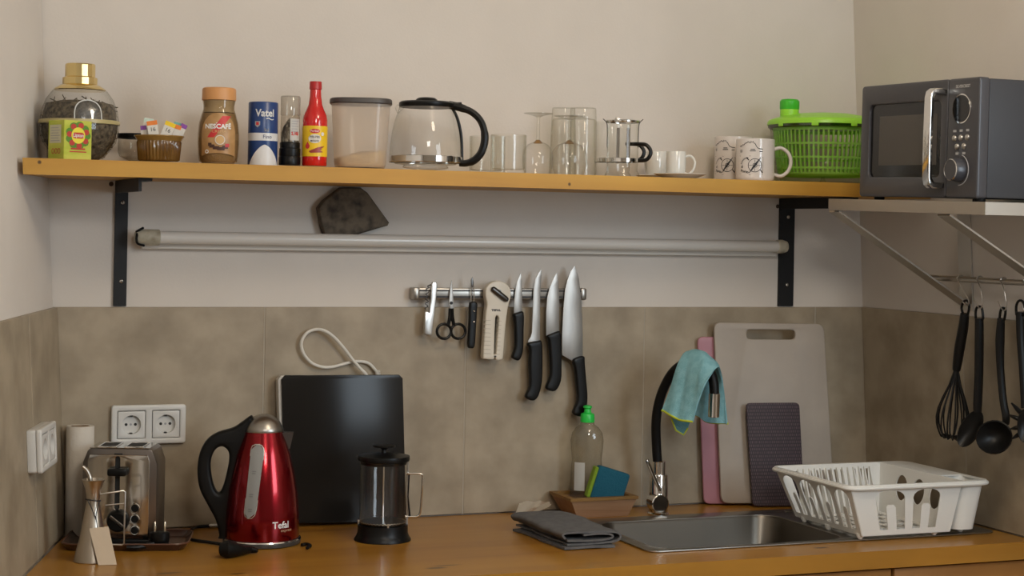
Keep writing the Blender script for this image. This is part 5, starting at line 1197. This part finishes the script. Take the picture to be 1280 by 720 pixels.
HP = [aty(x, y, Y)-Vector((T0.x, TYc, CT)) for (x, y), Y in zip(HPX, hy)]
bm = B(); hs = smoothpath(HP, 6); tube(bm, hs, .0108, 14); put('flexible_spout', bm, 'black_matte', tp_, label='black flexible hose spout')
n1 = aty(892, 521, NY)-Vector((T0.x, TYc, CT)); n0 = HP[-1]
bm = B(); tube(bm, [n0+(n0-n1)*.02, n0, n1, n1+(n1-n0)*.02], [.0105, .0125, .0125, .0105], 20); put('nozzle', bm, 'chrome', tp_)
# ---- blue microfibre cloth over the spout
CR = [[(827, 513, -.215), (840, 520, -.250), (853, 526, -.277), (867, 527, -.300)],
      [(838, 484, -.215), (851, 488, -.247), (864, 492, -.277), (874, 499, -.303)],
      [(847, 457, -.210), (861, 459, -.243), (873, 464, -.277), (882, 474, -.307)],
      [(857, 439, -.195), (872, 437, -.225), (885, 444, -.255), (897, 458, -.282)],
      [(868, 447, -.150), (881, 448, -.172), (894, 456, -.192), (903, 468, -.212)],
      [(873, 480, -.130), (882, 486, -.155), (895, 490, -.175), (906, 494, -.195)],
      [(870, 519, -.130), (882, 526, -.155), (896, 529, -.175), (910, 529, -.195)]]
M['blue_cloth'] = mat('blue_cloth', (.25, .50, .55), .95, var=((70, 70, 70), (.20, .43, .48), .4, .6), bump=(500, .9)); M['hem'] = mat('hem', (.50, .55, .03), .8)
rows = [[aty(*q) for q in r_] for r_ in CR]
rows = [smoothpath(r_, 5) for r_ in rows]; cols = [smoothpath([r_[i] for r_ in rows], 4) for i in range(len(rows[0]))]
bm = B(); rs = random.Random(2)
def wob(p, i, j): return p+Vector((.0015*sin(i*1.1+j*.5), .003*sin(i*.9+j*.35), .001*sin(i*.7)))
G = [[wob(p, i, j) for j, p in enumerate(c)] for i, c in enumerate(cols)]
gv = [[bm.verts.new(p) for p in c] for c in G]
for i in range(len(gv)-1):
    for j in range(len(gv[0])-1): bm.faces.new((gv[i][j], gv[i+1][j], gv[i+1][j+1], gv[i][j+1]))
bmesh.ops.recalc_face_normals(bm, faces=bm.faces); bmesh.ops.solidify(bm, geom=bm.faces[:], thickness=.0045)
cl = thing('microfibre_cloth', 'light blue microfibre cloth with yellow hem draped over the tap spout', 'cloth', (T0.x+.02, -.2, G[5][0].z))
put('cloth_sheet', bm, 'blue_cloth', cl, True, 60)
bm = B(); tube(bm, [c[0] for c in G], .0024, 6); tube(bm, [c[-1] for c in G], .0024, 6); put('hem', bm, 'hem', cl, True)
bm = B(); q = [aty(*p) for p in ((839, 523, -.225), (850, 517, -.235), (863, 526, -.25), (860, 535, -.245), (854.5, 543.5, -.24), (845, 538, -.23))]
vv = [bm.verts.new(p) for p in q]; bm.faces.new(vv); bmesh.ops.solidify(bm, geom=bm.faces[:], thickness=.003); put('lower_corner', bm, 'blue_cloth', cl, True)
bm = B(); tube(bm, [q[0], q[5], q[4], q[3]], .0018, 6); put('lower_hem', bm, 'hem', cl, True)
# ---- cutting boards
def board(name, label, mat_, loops, p0, ang, top_gain, th, cat='cutting board', bev=.0025):
    """loops in picture pixels on the board's own front plane: through p0, turned by ang, leaning back by top_gain per metre"""
    u_ = Vector((cos(ang), sin(ang), 0)); nh = Vector((sin(ang), -cos(ang), 0)); n_ = (nh+Vector((0, 0, top_gain))).normalized(); up_ = (Vector((0, 0, 1))-nh*top_gain).normalized()
    L2 = []
    for lp in loops: L2.append([((q-p0).dot(u_), (q-p0).dot(up_)) for q in (atplane(x, y, p0, n_) for x, y in lp)])
    dz = min(v for u, v in L2[0]); base = p0+Vector((0, 0, .0015+th*top_gain))
    bm = B(); flat(bm, [[(u, v-dz) for u, v in lp] for lp in L2], lambda u, v, w_: base+u_*u+up_*v+n_*(w_-th/2), th, bev, 2)
    uc = sum(u for u, v in L2[0])/len(L2[0]); o_ = base+u_*uc
    return solo(name, bm, mat_, label, cat, o_, world=True, group='cutting boards')
def quad_round(c, r_=8, n=5):           # rounded corners for a picture quad
    out = []
    for i in range(4):
        p, a_, b_ = Vector(c[i]), Vector(c[i-1]), Vector(c[(i+1) % 4]); da = (a_-p).normalized()*r_; db = (b_-p).normalized()*r_
        for k in range(n+1):
            t = k/n; q = (p+da)*(1-t)**2+p*2*t*(1-t)+(p+db)*t*t; out.append((q.x, q.y))
    return out
M['board_white'] = mat('board_white', (.40, .345, .29), .5, var=((8, 8, 8), (.365, .315, .265), .4, .6)); M['board_pink'] = mat('board_pink', (.42, .19, .23), .45)
board('cutting_board', 'pink plastic cutting board half hidden behind the white one', 'board_pink', [quad_round([(872, 423), (926, 423.5), (936, 632), (880, 632)], 8)], Vector((1.48, -.030, CT)), -.14, .020, .007)
p0 = Vector((1.485, -.052, CT))
board('cutting_board', 'large white plastic cutting board with slot handle against the tiles', 'board_white', [quad_round([(892.5, 405.5), (1030, 407.5), (1043.5, 632), (902, 632)], 10), quad_round([(933, 414.5), (994, 415), (994.5, 427), (933.5, 426.5)], 5, 4)], p0, -.14, .040, .010)
m, nt, b = nodes('woven_brown'); tc_ = nt.nodes.new('ShaderNodeTexCoord'); wv_ = nt.nodes.new('ShaderNodeTexBrick')
mp = nt.nodes.new('ShaderNodeMapping'); mp.inputs['Rotation'].default_value = (pi/2, 0, 0); mp.inputs['Scale'].default_value = (1, 1, 1)
wv_.inputs['Scale'].default_value = 62; wv_.inputs['Color1'].default_value = (.13, .085, .095, 1); wv_.inputs['Color2'].default_value = (.085, .055, .065, 1); wv_.inputs['Mortar'].default_value = (.035, .024, .03, 1)
wv_.inputs['Mortar Size'].default_value = .09; wv_.inputs['Brick Width'].default_value = .28; wv_.inputs['Row Height'].default_value = .5
L(nt, tc_.outputs['Object'], mp.inputs[0]); L(nt, mp.outputs[0], wv_.inputs[0]); L(nt, wv_.outputs[0], b.inputs['Base Color']); b.inputs['Roughness'].default_value = .6
bp = nt.nodes.new('ShaderNodeBump'); bp.inputs['Strength'].default_value = .3; bp.inputs['Distance'].default_value = .001; L(nt, wv_.outputs['Fac'], bp.inputs['Height']); bp.invert = True; L(nt, bp.outputs[0], b.inputs['Normal'])
M['woven'] = m
board('cutting_board', 'small dark brown woven pattern board in front of the white one', 'woven', [quad_round([(932.5, 504), (999.5, 503.5), (1006, 633), (941, 633)], 6)], Vector((1.53, -.088, CT)), -.14, .055, .006)

# ---- white dish rack on the drainer
RX0, RX1, RY0, RY1 = 1.487, 1.842, -.572, -.248; RZ0, RZ1 = CT+.0135, CT+.119     # rim rectangle, floor and rim heights
QX0, QX1, QY0, QY1 = 1.536, 1.752, -.548, -.285                                     # foot of the basin
dr = thing('dish_rack', 'white plastic dish drying rack with cutlery cup beside the sink', 'dish rack', ((RX0+RX1)/2, (RY0+RY1)/2, CT+.006))
RP = 'rack_plastic'
def wallmap(b0, b1, t0, t1, n_):         # (u, v) in 0..1 on the sloped quad
    b0, b1, t0, t1 = map(Vector, (b0, b1, t0, t1)); n_ = Vector(n_)
    return lambda u, v, w_: (b0*(1-u)+b1*u)*(1-v)+(t0*(1-u)+t1*u)*v+n_*w_
TXL, TXR = RX0+.010, 1.770; TYF, TYB = RY0+.010, RY1-.010
bl, br_, fl_, fr2 = (QX0, QY1, RZ0), (QX1, QY1, RZ0), (QX0, QY0, RZ0), (QX1, QY0, RZ0)
tbl, tbr, tfl, tfr = (TXL, TYB, RZ1), (TXR, TYB, RZ1), (TXL, TYF, RZ1), (TXR, TYF, RZ1)
def arch(u0, u1, v0, v1, n=8):           # window with a round head
    c_, h_ = (u0+u1)/2, (u1-u0)/2; vh = .16
    return [(u0, v0), (u1, v0)]+[(c_+h_*cos(pi*k/n), v1-vh+vh*sin(pi*k/n)) for k in range(n+1)]
def tabbed(u0, u1, v0, v1, tw__=.3, th__=.62):   # window with a tab rising from its sill
    c_ = (u0+u1)/2; hw_ = (u1-u0)*tw__/2; vt = v0+(v1-v0)*th__; head = arch(u0, u1, v0, v1)[2:]
    return [(u0, v0), (c_-hw_, v0), (c_-hw_, vt-.05), (c_-hw_*.6, vt), (c_+hw_*.6, vt), (c_+hw_, vt-.05), (c_+hw_, v0), (u1, v0)]+head
SQ = [(0, 0), (1, 0), (1, 1), (0, 1)]
bm = B(); flat(bm, [SQ]+[tabbed(a_, b_, .10, .88, .26, .55) for a_, b_ in ((.05, .235), (.285, .47), (.52, .705), (.755, .94))], wallmap(bl, fl_, tbl, tfl, (-.97, 0, -.2)), .0026); put('side_wall', bm, RP, dr, True, 20)
bm = B(); flat(bm, [SQ]+[tabbed(a_, b_, .10, .90, .34, .62) for a_, b_ in ((.20, .48), (.56, .82))], wallmap(fl_, fr2, tfl, tfr, (0, -.97, -.2)), .0026); put('front_wall', bm, RP, dr, True, 20)
nsl = 13; bm = B(); flat(bm, [SQ]+[[(.10+.80*(k+.18)/nsl, .10), (.10+.80*(k+.62)/nsl, .10), (.10+.80*(k+.62)/nsl, .90), (.10+.80*(k+.18)/nsl, .90)] for k in range(nsl)], wallmap(bl, br_, tbl, tbr, (0, .97, -.2)), .0026); put('slotted_wall', bm, RP, dr, True, 20)
slat = None
for k in range(nsl+1):                    # plate dividers standing off the slotted wall
    x_ = QX0+.016+(QX1-QX0-.030)*k/nsl
    if slat is None:
        bm = B(); hexa(bm, [(x_-.0013, QY1-.020, RZ0), (x_+.0013, QY1-.020, RZ0), (x_+.0013, QY1, RZ0), (x_-.0013, QY1, RZ0), (x_-.0013, TYB-.008, RZ1-.006), (x_+.0013, TYB-.008, RZ1-.006), (x_+.0013, TYB-.001, RZ1-.006), (x_-.0013, TYB-.001, RZ1-.006)]); slat = put('plate_divider', bm, RP, dr, True, 20); sx0 = x_
    else: c = slat.copy(); COL.objects.link(c); c.parent = dr; c.location.x = x_-sx0
bm = B(); flat(bm, [SQ]+[circ(c_, .60, .075, .26, 20) for c_ in (.30, .52, .74)], wallmap(br_, fr2, tbr, tfr, (.97, 0, -.2)), .0026); put('end_wall', bm, RP, dr, True, 20)
bm = B(); holes = []
for i in range(7):
    for j in range(5): x_, y_ = QX0+.02+i*.0265, QY0+.022+j*.046; holes.append([(x_, y_), (x_+.016, y_), (x_+.016, y_+.034), (x_, y_+.034)])
flat(bm, [[(QX0, QY0), (QX1, QY0), (QX1, QY1), (QX0, QY1)]]+holes, lambda u, v, w_: (u, v, RZ0+w_), .0028); put('floor_grid', bm, RP, dr, True, 20)
bm = B(); rim_o = rrect(RX0, RX1, RY0, RY1, .030); rim_i = [(TXL, TYF), (TXR, TYF), (TXR, TYB), (TXL, TYB)]
rim_i = rrect(TXL, TXR, TYF, TYB, .012); hole2 = circ(1.795, TYF+.042, .032, .040, 28)
flat(bm, [rim_o, rim_i, [(TXR+.006, TYF+.004), (RX1-.014, TYF+.016), (RX1-.012, TYF+.085), (TXR+.006, TYF+.085)]], lambda u, v, w_: (u, v, RZ1+w_), .004, .0012, 1); rm = put('rim', bm, RP, dr, True, 40)
bm = B(); tube(bm, [(u, v, RZ1-.004) for u, v in rim_o], .0042, 8, closed=True); put('rim_lip', bm, RP, rm, True)
bm = B(); rings = []                       # cutlery cup hanging at the end
for t in (0, .5, 1):
    z = CT+.015+(RZ1-CT-.015)*t; ins = .014*(1-t); rings.append([bm.verts.new((u, v, z)) for u, v in rrect(TXR+.002-(.006*(1-t)), RX1-.008-ins, TYF-.002+ins, TYF+.090-ins*.6, .022)])
for A, Z in zip(rings, rings[1:]):
    for i in range(len(A)): bm.faces.new((A[i], A[(i+1) % len(A)], Z[(i+1) % len(A)], Z[i]))
bm.faces.new(rings[0][::-1]); put('cutlery_cup', bm, RP, dr, True)
for x_, y_ in ((QX0+.004, QY0+.014), (QX0+.004, QY1-.03), (QX0+.002, (QY0+QY1)/2), (QX1-.03, QY0+.014), (QX1-.02, QY1-.02), (1.80, QY0+.03)):
    bm = B(); lathe(bm, [(0, 0), (.004, .0006), (.0085, .007), (.0095, .0125), (0, .0125)], 14, c=(x_, y_, CT+.0040 if y_ > SY0 else CT+.0006)); put('foot', bm, RP, dr, True)

# ================================================================== right wall: steel shelf, microwave, utensils
KT = .020                                    # the steel shelf sags a little towards its free end
def sz(y, z): return z+KT*(y+.70)
SXF, SYA, SYB = 1.530, -.405, -.945          # front edge x, far end and near end
SZT, SZB = 1.606, 1.582
ws = thing('steel_shelf', 'stainless steel wall shelf under the microwave', 'shelf', (1.7, -.7, 1.35))
bm = B(); xw = right_x(1.6)+.008
def shex(bm, x0, x1, y0, y1, z0, z1): return hexa(bm, [(x0, y0, sz(y0, z0)), (x1, y0, sz(y0, z0)), (x1, y1, sz(y1, z0)), (x0, y1, sz(y1, z0)), (x0, y0, sz(y0, z1)), (x1, y0, sz(y0, z1)), (x1, y1, sz(y1, z1)), (x0, y1, sz(y1, z1))])
shex(bm, SXF, xw, SYB, SYA, SZT-.0015, SZT); put('top_sheet', bm, 'shelf_steel', ws, True, 0)
bm = B(); shex(bm, SXF, SXF+.0015, SYB, SYA, SZB, SZT-.0016); put('front_flange', bm, 'shelf_steel', ws, True, 0)
bm = B(); shex(bm, SXF+.0016, xw, SYB, SYB+.0015, SZB, SZT-.0016); put('end_flange', bm, 'shelf_steel', ws, True, 0)
bm = B(); shex(bm, SXF+.0016, xw, SYA-.0015, SYA, SZB, SZT-.0016); put('end_flange', bm, 'shelf_steel', ws, True, 0)
def strut(y, w_=.046):
    zt_, zb_ = sz(y, SZB-.0005), 1.372; xw_t, xw_b = right_x(zt_)+.0085, right_x(zb_)+.0085; th = .003
    bm = B(); hexa(bm, [(xw_b-th, y-w_/2, zb_), (xw_b, y-w_/2, zb_), (xw_b, y+w_/2, zb_), (xw_b-th, y+w_/2, zb_), (xw_t-th, y-w_/2, zt_), (xw_t, y-w_/2, zt_), (xw_t, y+w_/2, zt_), (xw_t-th, y+w_/2, zt_)]); u_ = put('upright', bm, 'shelf_steel', ws, True, 0)
    a_ = Vector((SXF+.012, y, zt_-.002)); b_ = Vector((xw_b-.004, y, zb_+.012)); d = (b_-a_).normalized(); nn = Vector((-d.z, 0, d.x))*.0018; s2 = Vector((0, w_/2*.85, 0))
    bm = B(); hexa(bm, [a_-nn-s2, a_+nn-s2, a_+nn+s2, a_-nn+s2, b_-nn-s2, b_+nn-s2, b_+nn+s2, b_-nn+s2]); put('brace', bm, 'shelf_steel', ws, True, 0)
yb1 = onright(1203, 320).y; strut(yb1); strut(-.80)
# ---- microwave
MX0, MX1 = 1.530, 1.835; MYA, MYB = -.522, -.918; MZ0 = SZT+.006; MH = .228
M['mw_grey'] = mat('mw_grey', (.045, .045, .052), .34, coat=.1); M['mw_side'] = mat('mw_side', (.038, .038, .042), .5, spec=.3); M['mw_black'] = mat('mw_black', (.008, .008, .009), .12); M['mw_mesh'] = mat('mw_mesh', (.060, .053, .045), .3)
mw = thing('microwave', 'dark grey microwave oven with chrome handle on the steel shelf', 'microwave', mtx=Matrix.Translation((MX0, (MYA+MYB)/2, sz((MYA+MYB)/2, MZ0))) @ Matrix.Rotation(atan2(KT, 1), 4, 'X') @ Matrix.Rotation(-pi/2, 4, 'Z'))
# local: x along the front (towards the viewer end), -y out of the front, z up
MWd = (MYA-MYB)/2; D = MX1-MX0
bm = B(); boxr(bm, -MWd+.003, MWd-.002, .024, D, .001, MH-.002, .004); put('case', bm, 'mw_side', mw)
DW = MWd-.098                                # right edge of the door
bm = B(); flat(bm, [rrect(-MWd, DW-.0008, 0, MH, .008), rrect(-MWd+.030, DW-.022, .040, MH-.040, .012)], lambda u, v, w_: (u, .012+w_, v), .024, .003, 2); dd = put('door', bm, 'mw_grey', mw, smooth=30)
bm = B(); boxr(bm, -MWd+.028, DW-.020, .006, .010, .038, MH-.038); wn = put('door_window', bm, 'mw_black', dd)
bm = B(); boxr(bm, -MWd+.060, DW-.040, .0054, .0061, .064, MH-.064); put('window_mesh', bm, 'mw_mesh', wn)
bm = B(); flat(bm, [rrect(DW+.0008, MWd, 0, MH, .006)], lambda u, v, w_: (u, .012+w_, v), .024, .004, 3); pn_ = put('control_panel', bm, 'mw_grey', mw, smooth=30)
hx = DW-.014
bm = B(); hz0, hz1 = .024, MH-.024
ho = [(.002, hz1+.006), (-.026, hz1+.006), (-.034, hz1), (-.037, hz1-.012), (-.038, (hz0+hz1)/2), (-.037, hz0+.012), (-.034, hz0), (-.026, hz0-.006), (.002, hz0-.006), (.002, hz0+.006), (-.022, hz0+.006), (-.028, hz0+.014), (-.029, (hz0+hz1)/2), (-.028, hz1-.014), (-.022, hz1-.006), (.002, hz1-.006)]
flat(bm, [ho], lambda u, v, w_: (hx+w_, u, v), .022, .0022, 2); put('handle', bm, 'chrome', dd)
def mwp(u, v, e=0): return (u, -e, v)
pc_ = (DW+MWd)/2-.004
def ell(bm, cx, cz, rx, rz, y0, y1, n=32):
    A = [bm.verts.new((cx+rx*cos(2*pi*k/n), y0, cz+rz*sin(2*pi*k/n))) for k in range(n)]; Z = [bm.verts.new((cx+rx*cos(2*pi*k/n), y1, cz+rz*sin(2*pi*k/n))) for k in range(n)]
    for k in range(n): bm.faces.new((A[k], A[(k+1) % n], Z[(k+1) % n], Z[k]))
    bm.faces.new(Z); bm.faces.new(A[::-1]); return bm
zd = MH*.745
bm = B(); ell(bm, pc_, zd, .0285, .0285, .0005, -.0015); dsp = put('display_ring', bm, 'chrome', pn_)
bm = B(); ell(bm, pc_, zd, .0258, .0258, -.0014, -.0022); put('display', bm, 'mw_black', dsp)
for du, v in ((-.020, .500), (0, .502), (.020, .504), (-.011, .430), (.010, .432)):
    bm = B(); bmesh.ops.create_uvsphere(bm, u_segments=14, v_segments=8, radius=.0062); bm.transform(Matrix.Translation((pc_+du, -.0005, MH*v)) @ Matrix.Diagonal((1, .6, 1, 1))); put('button', bm, 'steel', pn_)
for du, v in ((-.020, .560), (0, .562), (.020, .564), (-.011, .372), (.010, .374)):
    bm = B(); boxr(bm, pc_+du-.0045, pc_+du+.0045, -.0004, .001, MH*v-.0022, MH*v+.0022); put('printed_symbol', bm, 'grey_ink', pn_)
bm = B(); solid(bm, [(.0235, 0), (.0225, .008), (.020, .019), (.0185, .021)], 36); bm.transform(Matrix.Translation((pc_-.002, 0, MH*.235)) @ Matrix.Rotation(pi/2, 4, 'X')); kn = put('timer_knob', bm, 'mw_grey', pn_)
bm = B(); lathe(bm, [(.0188, .0208), (.0205, .0195), (.0208, .0205), (.0192, .0218), (.0188, .0208)], 36); bm.transform(Matrix.Translation((pc_-.002, 0, MH*.235)) @ Matrix.Rotation(pi/2, 4, 'X')); put('knob_ring', bm, 'chrome', kn)
bm = B(); tube(bm, [(pc_-.002+.029*cos(a_), -.0008, MH*.235+.029*sin(a_)) for a_ in [-1.6+2.9*k/16 for k in range(17)]], .0009, 5); put('dial_scale', bm, 'grey_ink', pn_)
text('lettering', 'SILVERCREST', .0078, M.setdefault('mw_print', mat('mw_print', (.45, .45, .45), .5)), pn_, lambda u, v: (u+pc_+.003, -.0012, v+MH*.93), bold=.0002)
for x_, y_ in ((-MWd+.03, .03), (MWd-.03, .03), (-MWd+.03, D-.03), (MWd-.03, D-.03)):
    bm = B(); solid(bm, [(.010, -.0058), (.011, -.004), (.011, .0015)], 16, c=(x_, y_, 0)); put('foot', bm, 'black_matte', mw)
# ---- utensil rod, hooks and utensils
RO = .050
r0_, r1_ = onright(1157, 346.5, RO), onright(1280, 353.5, RO); rd = (r1_-r0_)
rod = thing('utensil_rod', 'thin steel rod on the wall below the steel shelf', 'rail', (r0_.x, r0_.y, r0_.z))
bm = B(); r2_ = r0_+rd*2.1; tube(bm, [r0_, r2_], .0062, 12); put('bar', bm, 'shelf_steel', rod, True)
for y_ in (yb1, -.80):
    q = r0_+rd*((y_-r0_.y)/rd.y); bm = B(); tube(bm, [q+Vector((.004, 0, 0)), Vector((right_x(q.z)+.0035, y_, q.z))], .004, 8); put('standoff', bm, 'shelf_steel', rod, True)
def wr(px, py, off=RO): return onright(px, py, off)
def onrod(px): 
    d = ray(px, 350); best = None
    a_, b_ = CAM, d.normalized(); u = rd.normalized(); w0 = r0_-a_; bb = u.dot(b_); dd_ = u.dot(w0); ee = b_.dot(w0); t = (bb*ee-dd_)/(1-bb*bb); return r0_+u*t
def hook(label, px, pts):
    q = onrod(px); P = [q+Vector((-.0004, 0, .0088))]; bm = B()
    top = [q+Vector((.0085*cos(a_), 0, .0085*sin(a_))) for a_ in [-.9+(pi+.75)*k/8 for k in range(9)]]
    path = top+[wr(x, y, RO+.012 if k < len(pts)-1 else RO+.018) for k, (x, y) in enumerate(pts)]
    tube(bm, smoothpath(path, 3), .0014, 6); return solo('s_hook', bm, 'steel', label, 'hook', (q.x, q.y, q.z), world=True, group='utensil hooks')
hook('steel hook on the rod carrying the whisk', 1200.5, [(1204, 362), (1211, 376), (1209, 382), (1203, 377)])
hook('steel hook on the rod carrying the black spoon', 1225, [(1226, 362), (1228, 380), (1224.5, 385.5), (1220, 379), (1217, 373.5)])
hook('steel hook on the rod carrying the black ladle', 1254.5, [(1255, 362), (1258, 382), (1255, 388.5), (1251, 384), (1247.5, 376.5)])
hook('steel hook on the rod carrying the pasta server', 1283, [(1284, 365), (1286, 382), (1282, 390), (1277, 382)])
M['utensil'] = mat('utensil', (.007, .0065, .006), .38, spec=.3)
def trw(pts, off): return [wr(x, y, off) for x, y in pts]
def bar3(bm, pts, rr, off, n=10, sq=1.0): P = trw(pts, off); return tube(bm, smoothpath(P, 4), rr if not isinstance(rr, list) else [rr[min(int(i/4), len(rr)-1)]*(1-(i % 4)/4)+rr[min(int(i/4)+1, len(rr)-1)]*((i % 4)/4) for i in range((len(P)-1)*4+1)], n, sq=sq)
OU = RO+.004
# whisk
q = wr(1190, 547, OU); wk = thing('whisk', 'black balloon whisk hanging from the rod', 'whisk', q, 0, 'hanging utensils')
def eyelet(pts, off=OU, rr=.0028):       # ring at the top of a handle
    P = trw(pts, off); bm = B(); return tube(bm, smoothpath(P+[P[0]], 3)[:-1], rr, 8, closed=True)
bm = B(); bar3(bm, [(1206, 392), (1204, 410), (1200, 432), (1197, 452), (1195.5, 463)], [.0095, .0110, .0115, .0105, .0085], OU, 12); put('handle', bm, 'utensil', wk, True)
bm = eyelet([(1204, 393), (1202, 385), (1204.5, 377), (1210, 376.5), (1211.5, 384), (1209, 394)]); put('eyelet', bm, 'utensil', wk, True)
base_, tip_ = wr(1195.5, 462, OU), wr(1189, 546, OU); axw = tip_-base_; lnw = axw.length; axn = axw.normalized()
e1 = (Vector((0, -1, 0))-axn*Vector((0, -1, 0)).dot(axn)).normalized(); e2 = axn.cross(e1).normalized()
for k in range(7):
    a_ = pi*k/7+.15; dv_ = e1*cos(a_)+e2*sin(a_)*.8; P = []
    for t in range(21):
        th = t/20; s1 = abs(2*th-1); ss_ = 1-(2*th-1)**2
        along = lnw*(1-s1**2.6) if True else 0; rad_ = .040*sin(pi*min(1, (along/lnw)**1.5*.74+.03))/1.0
        sg = -1 if th < .5 else 1; P.append(base_+axn*along+dv_*rad_*sg*(1 if abs(th-.5) > .001 else 0))
    bm = B(); tube(bm, P, .0019, 6); put('wire_loop', bm, 'utensil', wk, True)
# spoon and ladle
def bowl(bm, cpx, cpy, rx, ry, tilt, depth, off, rim=.0):
    c_ = wr(cpx, cpy, off); n_ = (CAM-c_); n_.z = 0; n_ = (n_.normalized()*.8+RN*.45).normalized(); v_ = Vector((0, 0, 1)); u_ = v_.cross(n_).normalized()
    A = []; nr_, nn_ = 6, 24
    for i in range(nr_+1):
        t = i/nr_; ring = []
        for k in range(nn_):
            a_ = 2*pi*k/nn_; x_, y_ = rx*t*cos(a_), ry*t*sin(a_); xx, yy = x_*cos(tilt)-y_*sin(tilt), x_*sin(tilt)+y_*cos(tilt)
            ring.append(bm.verts.new(c_+u_*xx+v_*yy+n_*(-depth*(1-t*t)+depth*.5)))
            if t == 0: break
        A.append(ring)
    for i in range(nr_):
        for k in range(nn_):
            j = (k+1) % nn_
            if len(A[i]) == 1: bm.faces.new((A[0][0], A[1][k], A[1][j]))
            else: bm.faces.new((A[i][k], A[i][j], A[i+1][j], A[i+1][k]))
    bmesh.ops.recalc_face_normals(bm, faces=bm.faces); bmesh.ops.solidify(bm, geom=bm.faces[:], thickness=.003); return bm
sn = thing('serving_spoon', 'black oval serving spoon hanging between whisk and ladle', 'spoon', wr(1214, 558, OU), 0, 'hanging utensils')
bm = B(); bar3(bm, [(1224, 398), (1224, 430), (1223.5, 470), (1222, 505), (1222, 515)], [.0095, .0100, .0098, .0098, .0085], OU, 10, 1.0); put('handle', bm, 'utensil', sn, True)
bm = eyelet([(1219.8, 399), (1219.5, 390), (1221.5, 384), (1226.5, 384), (1228.3, 391), (1228, 400)]); put('eyelet', bm, 'utensil', sn, True)
sc1 = scale_at(wr(1214, 535, OU)); bm = B(); bowl(bm, 1214, 535.5, .0225, .0450, -.50, .014, OU+.006); put('bowl', bm, 'utensil', sn, True)
la_ = thing('soup_ladle', 'black soup ladle with curved handle hanging beside the spoon', 'ladle', wr(1246, 568, OU), 0, 'hanging utensils')
bm = B(); bar3(bm, [(1251.5, 398), (1250, 425), (1250.5, 460), (1254, 500), (1257.5, 520), (1257, 530)], [.0080, .0100, .0082, .0082, .0085, .0075], OU, 10); put('handle', bm, 'utensil', la_, True)
bm = eyelet([(1249.5, 399), (1250.5, 389.5), (1253, 385), (1256.5, 387), (1256.5, 393), (1254.5, 401)]); put('eyelet', bm, 'utensil', la_, True)
bm = B(); bowl(bm, 1245.5, 545.5, .0400, .0355, .42, .030, OU+.014); put('bowl', bm, 'utensil', la_, True)
ps = thing('pasta_server', 'black pasta server with long teeth hanging beside the ladle', 'pasta server', wr(1279, 560, OU), 0, 'hanging utensils')
bm = B(); bar3(bm, [(1275, 390), (1275.5, 420), (1278, 460), (1280, 495), (1281, 510)], [.0090, .0084, .0075, .0075, .0080], OU, 10); put('handle', bm, 'utensil', ps, True)
bm = eyelet([(1270.5, 393), (1270.3, 383), (1273, 376.5), (1278, 376.5), (1281, 384), (1280, 394)]); put('eyelet', bm, 'utensil', ps, True)
bm = B(); bowl(bm, 1282, 532, .016, .035, 0, .012, OU+.004); hdd = put('head', bm, 'utensil', ps, True)
for (x0, y0), (x1, y1) in (((1276, 516), (1264.5, 504)), ((1274, 524), (1261.5, 519)), ((1274, 534), (1263.5, 536)), ((1275, 542), (1266, 548))):
    bm = B(); tube(bm, [wr(x0, y0, OU+.004), wr((x0+x1)/2, (y0+y1)/2, OU+.012), wr(x1, y1, OU+.026)], [.0052, .0044, .0018], 8); put('tooth', bm, 'utensil', hdd, True)
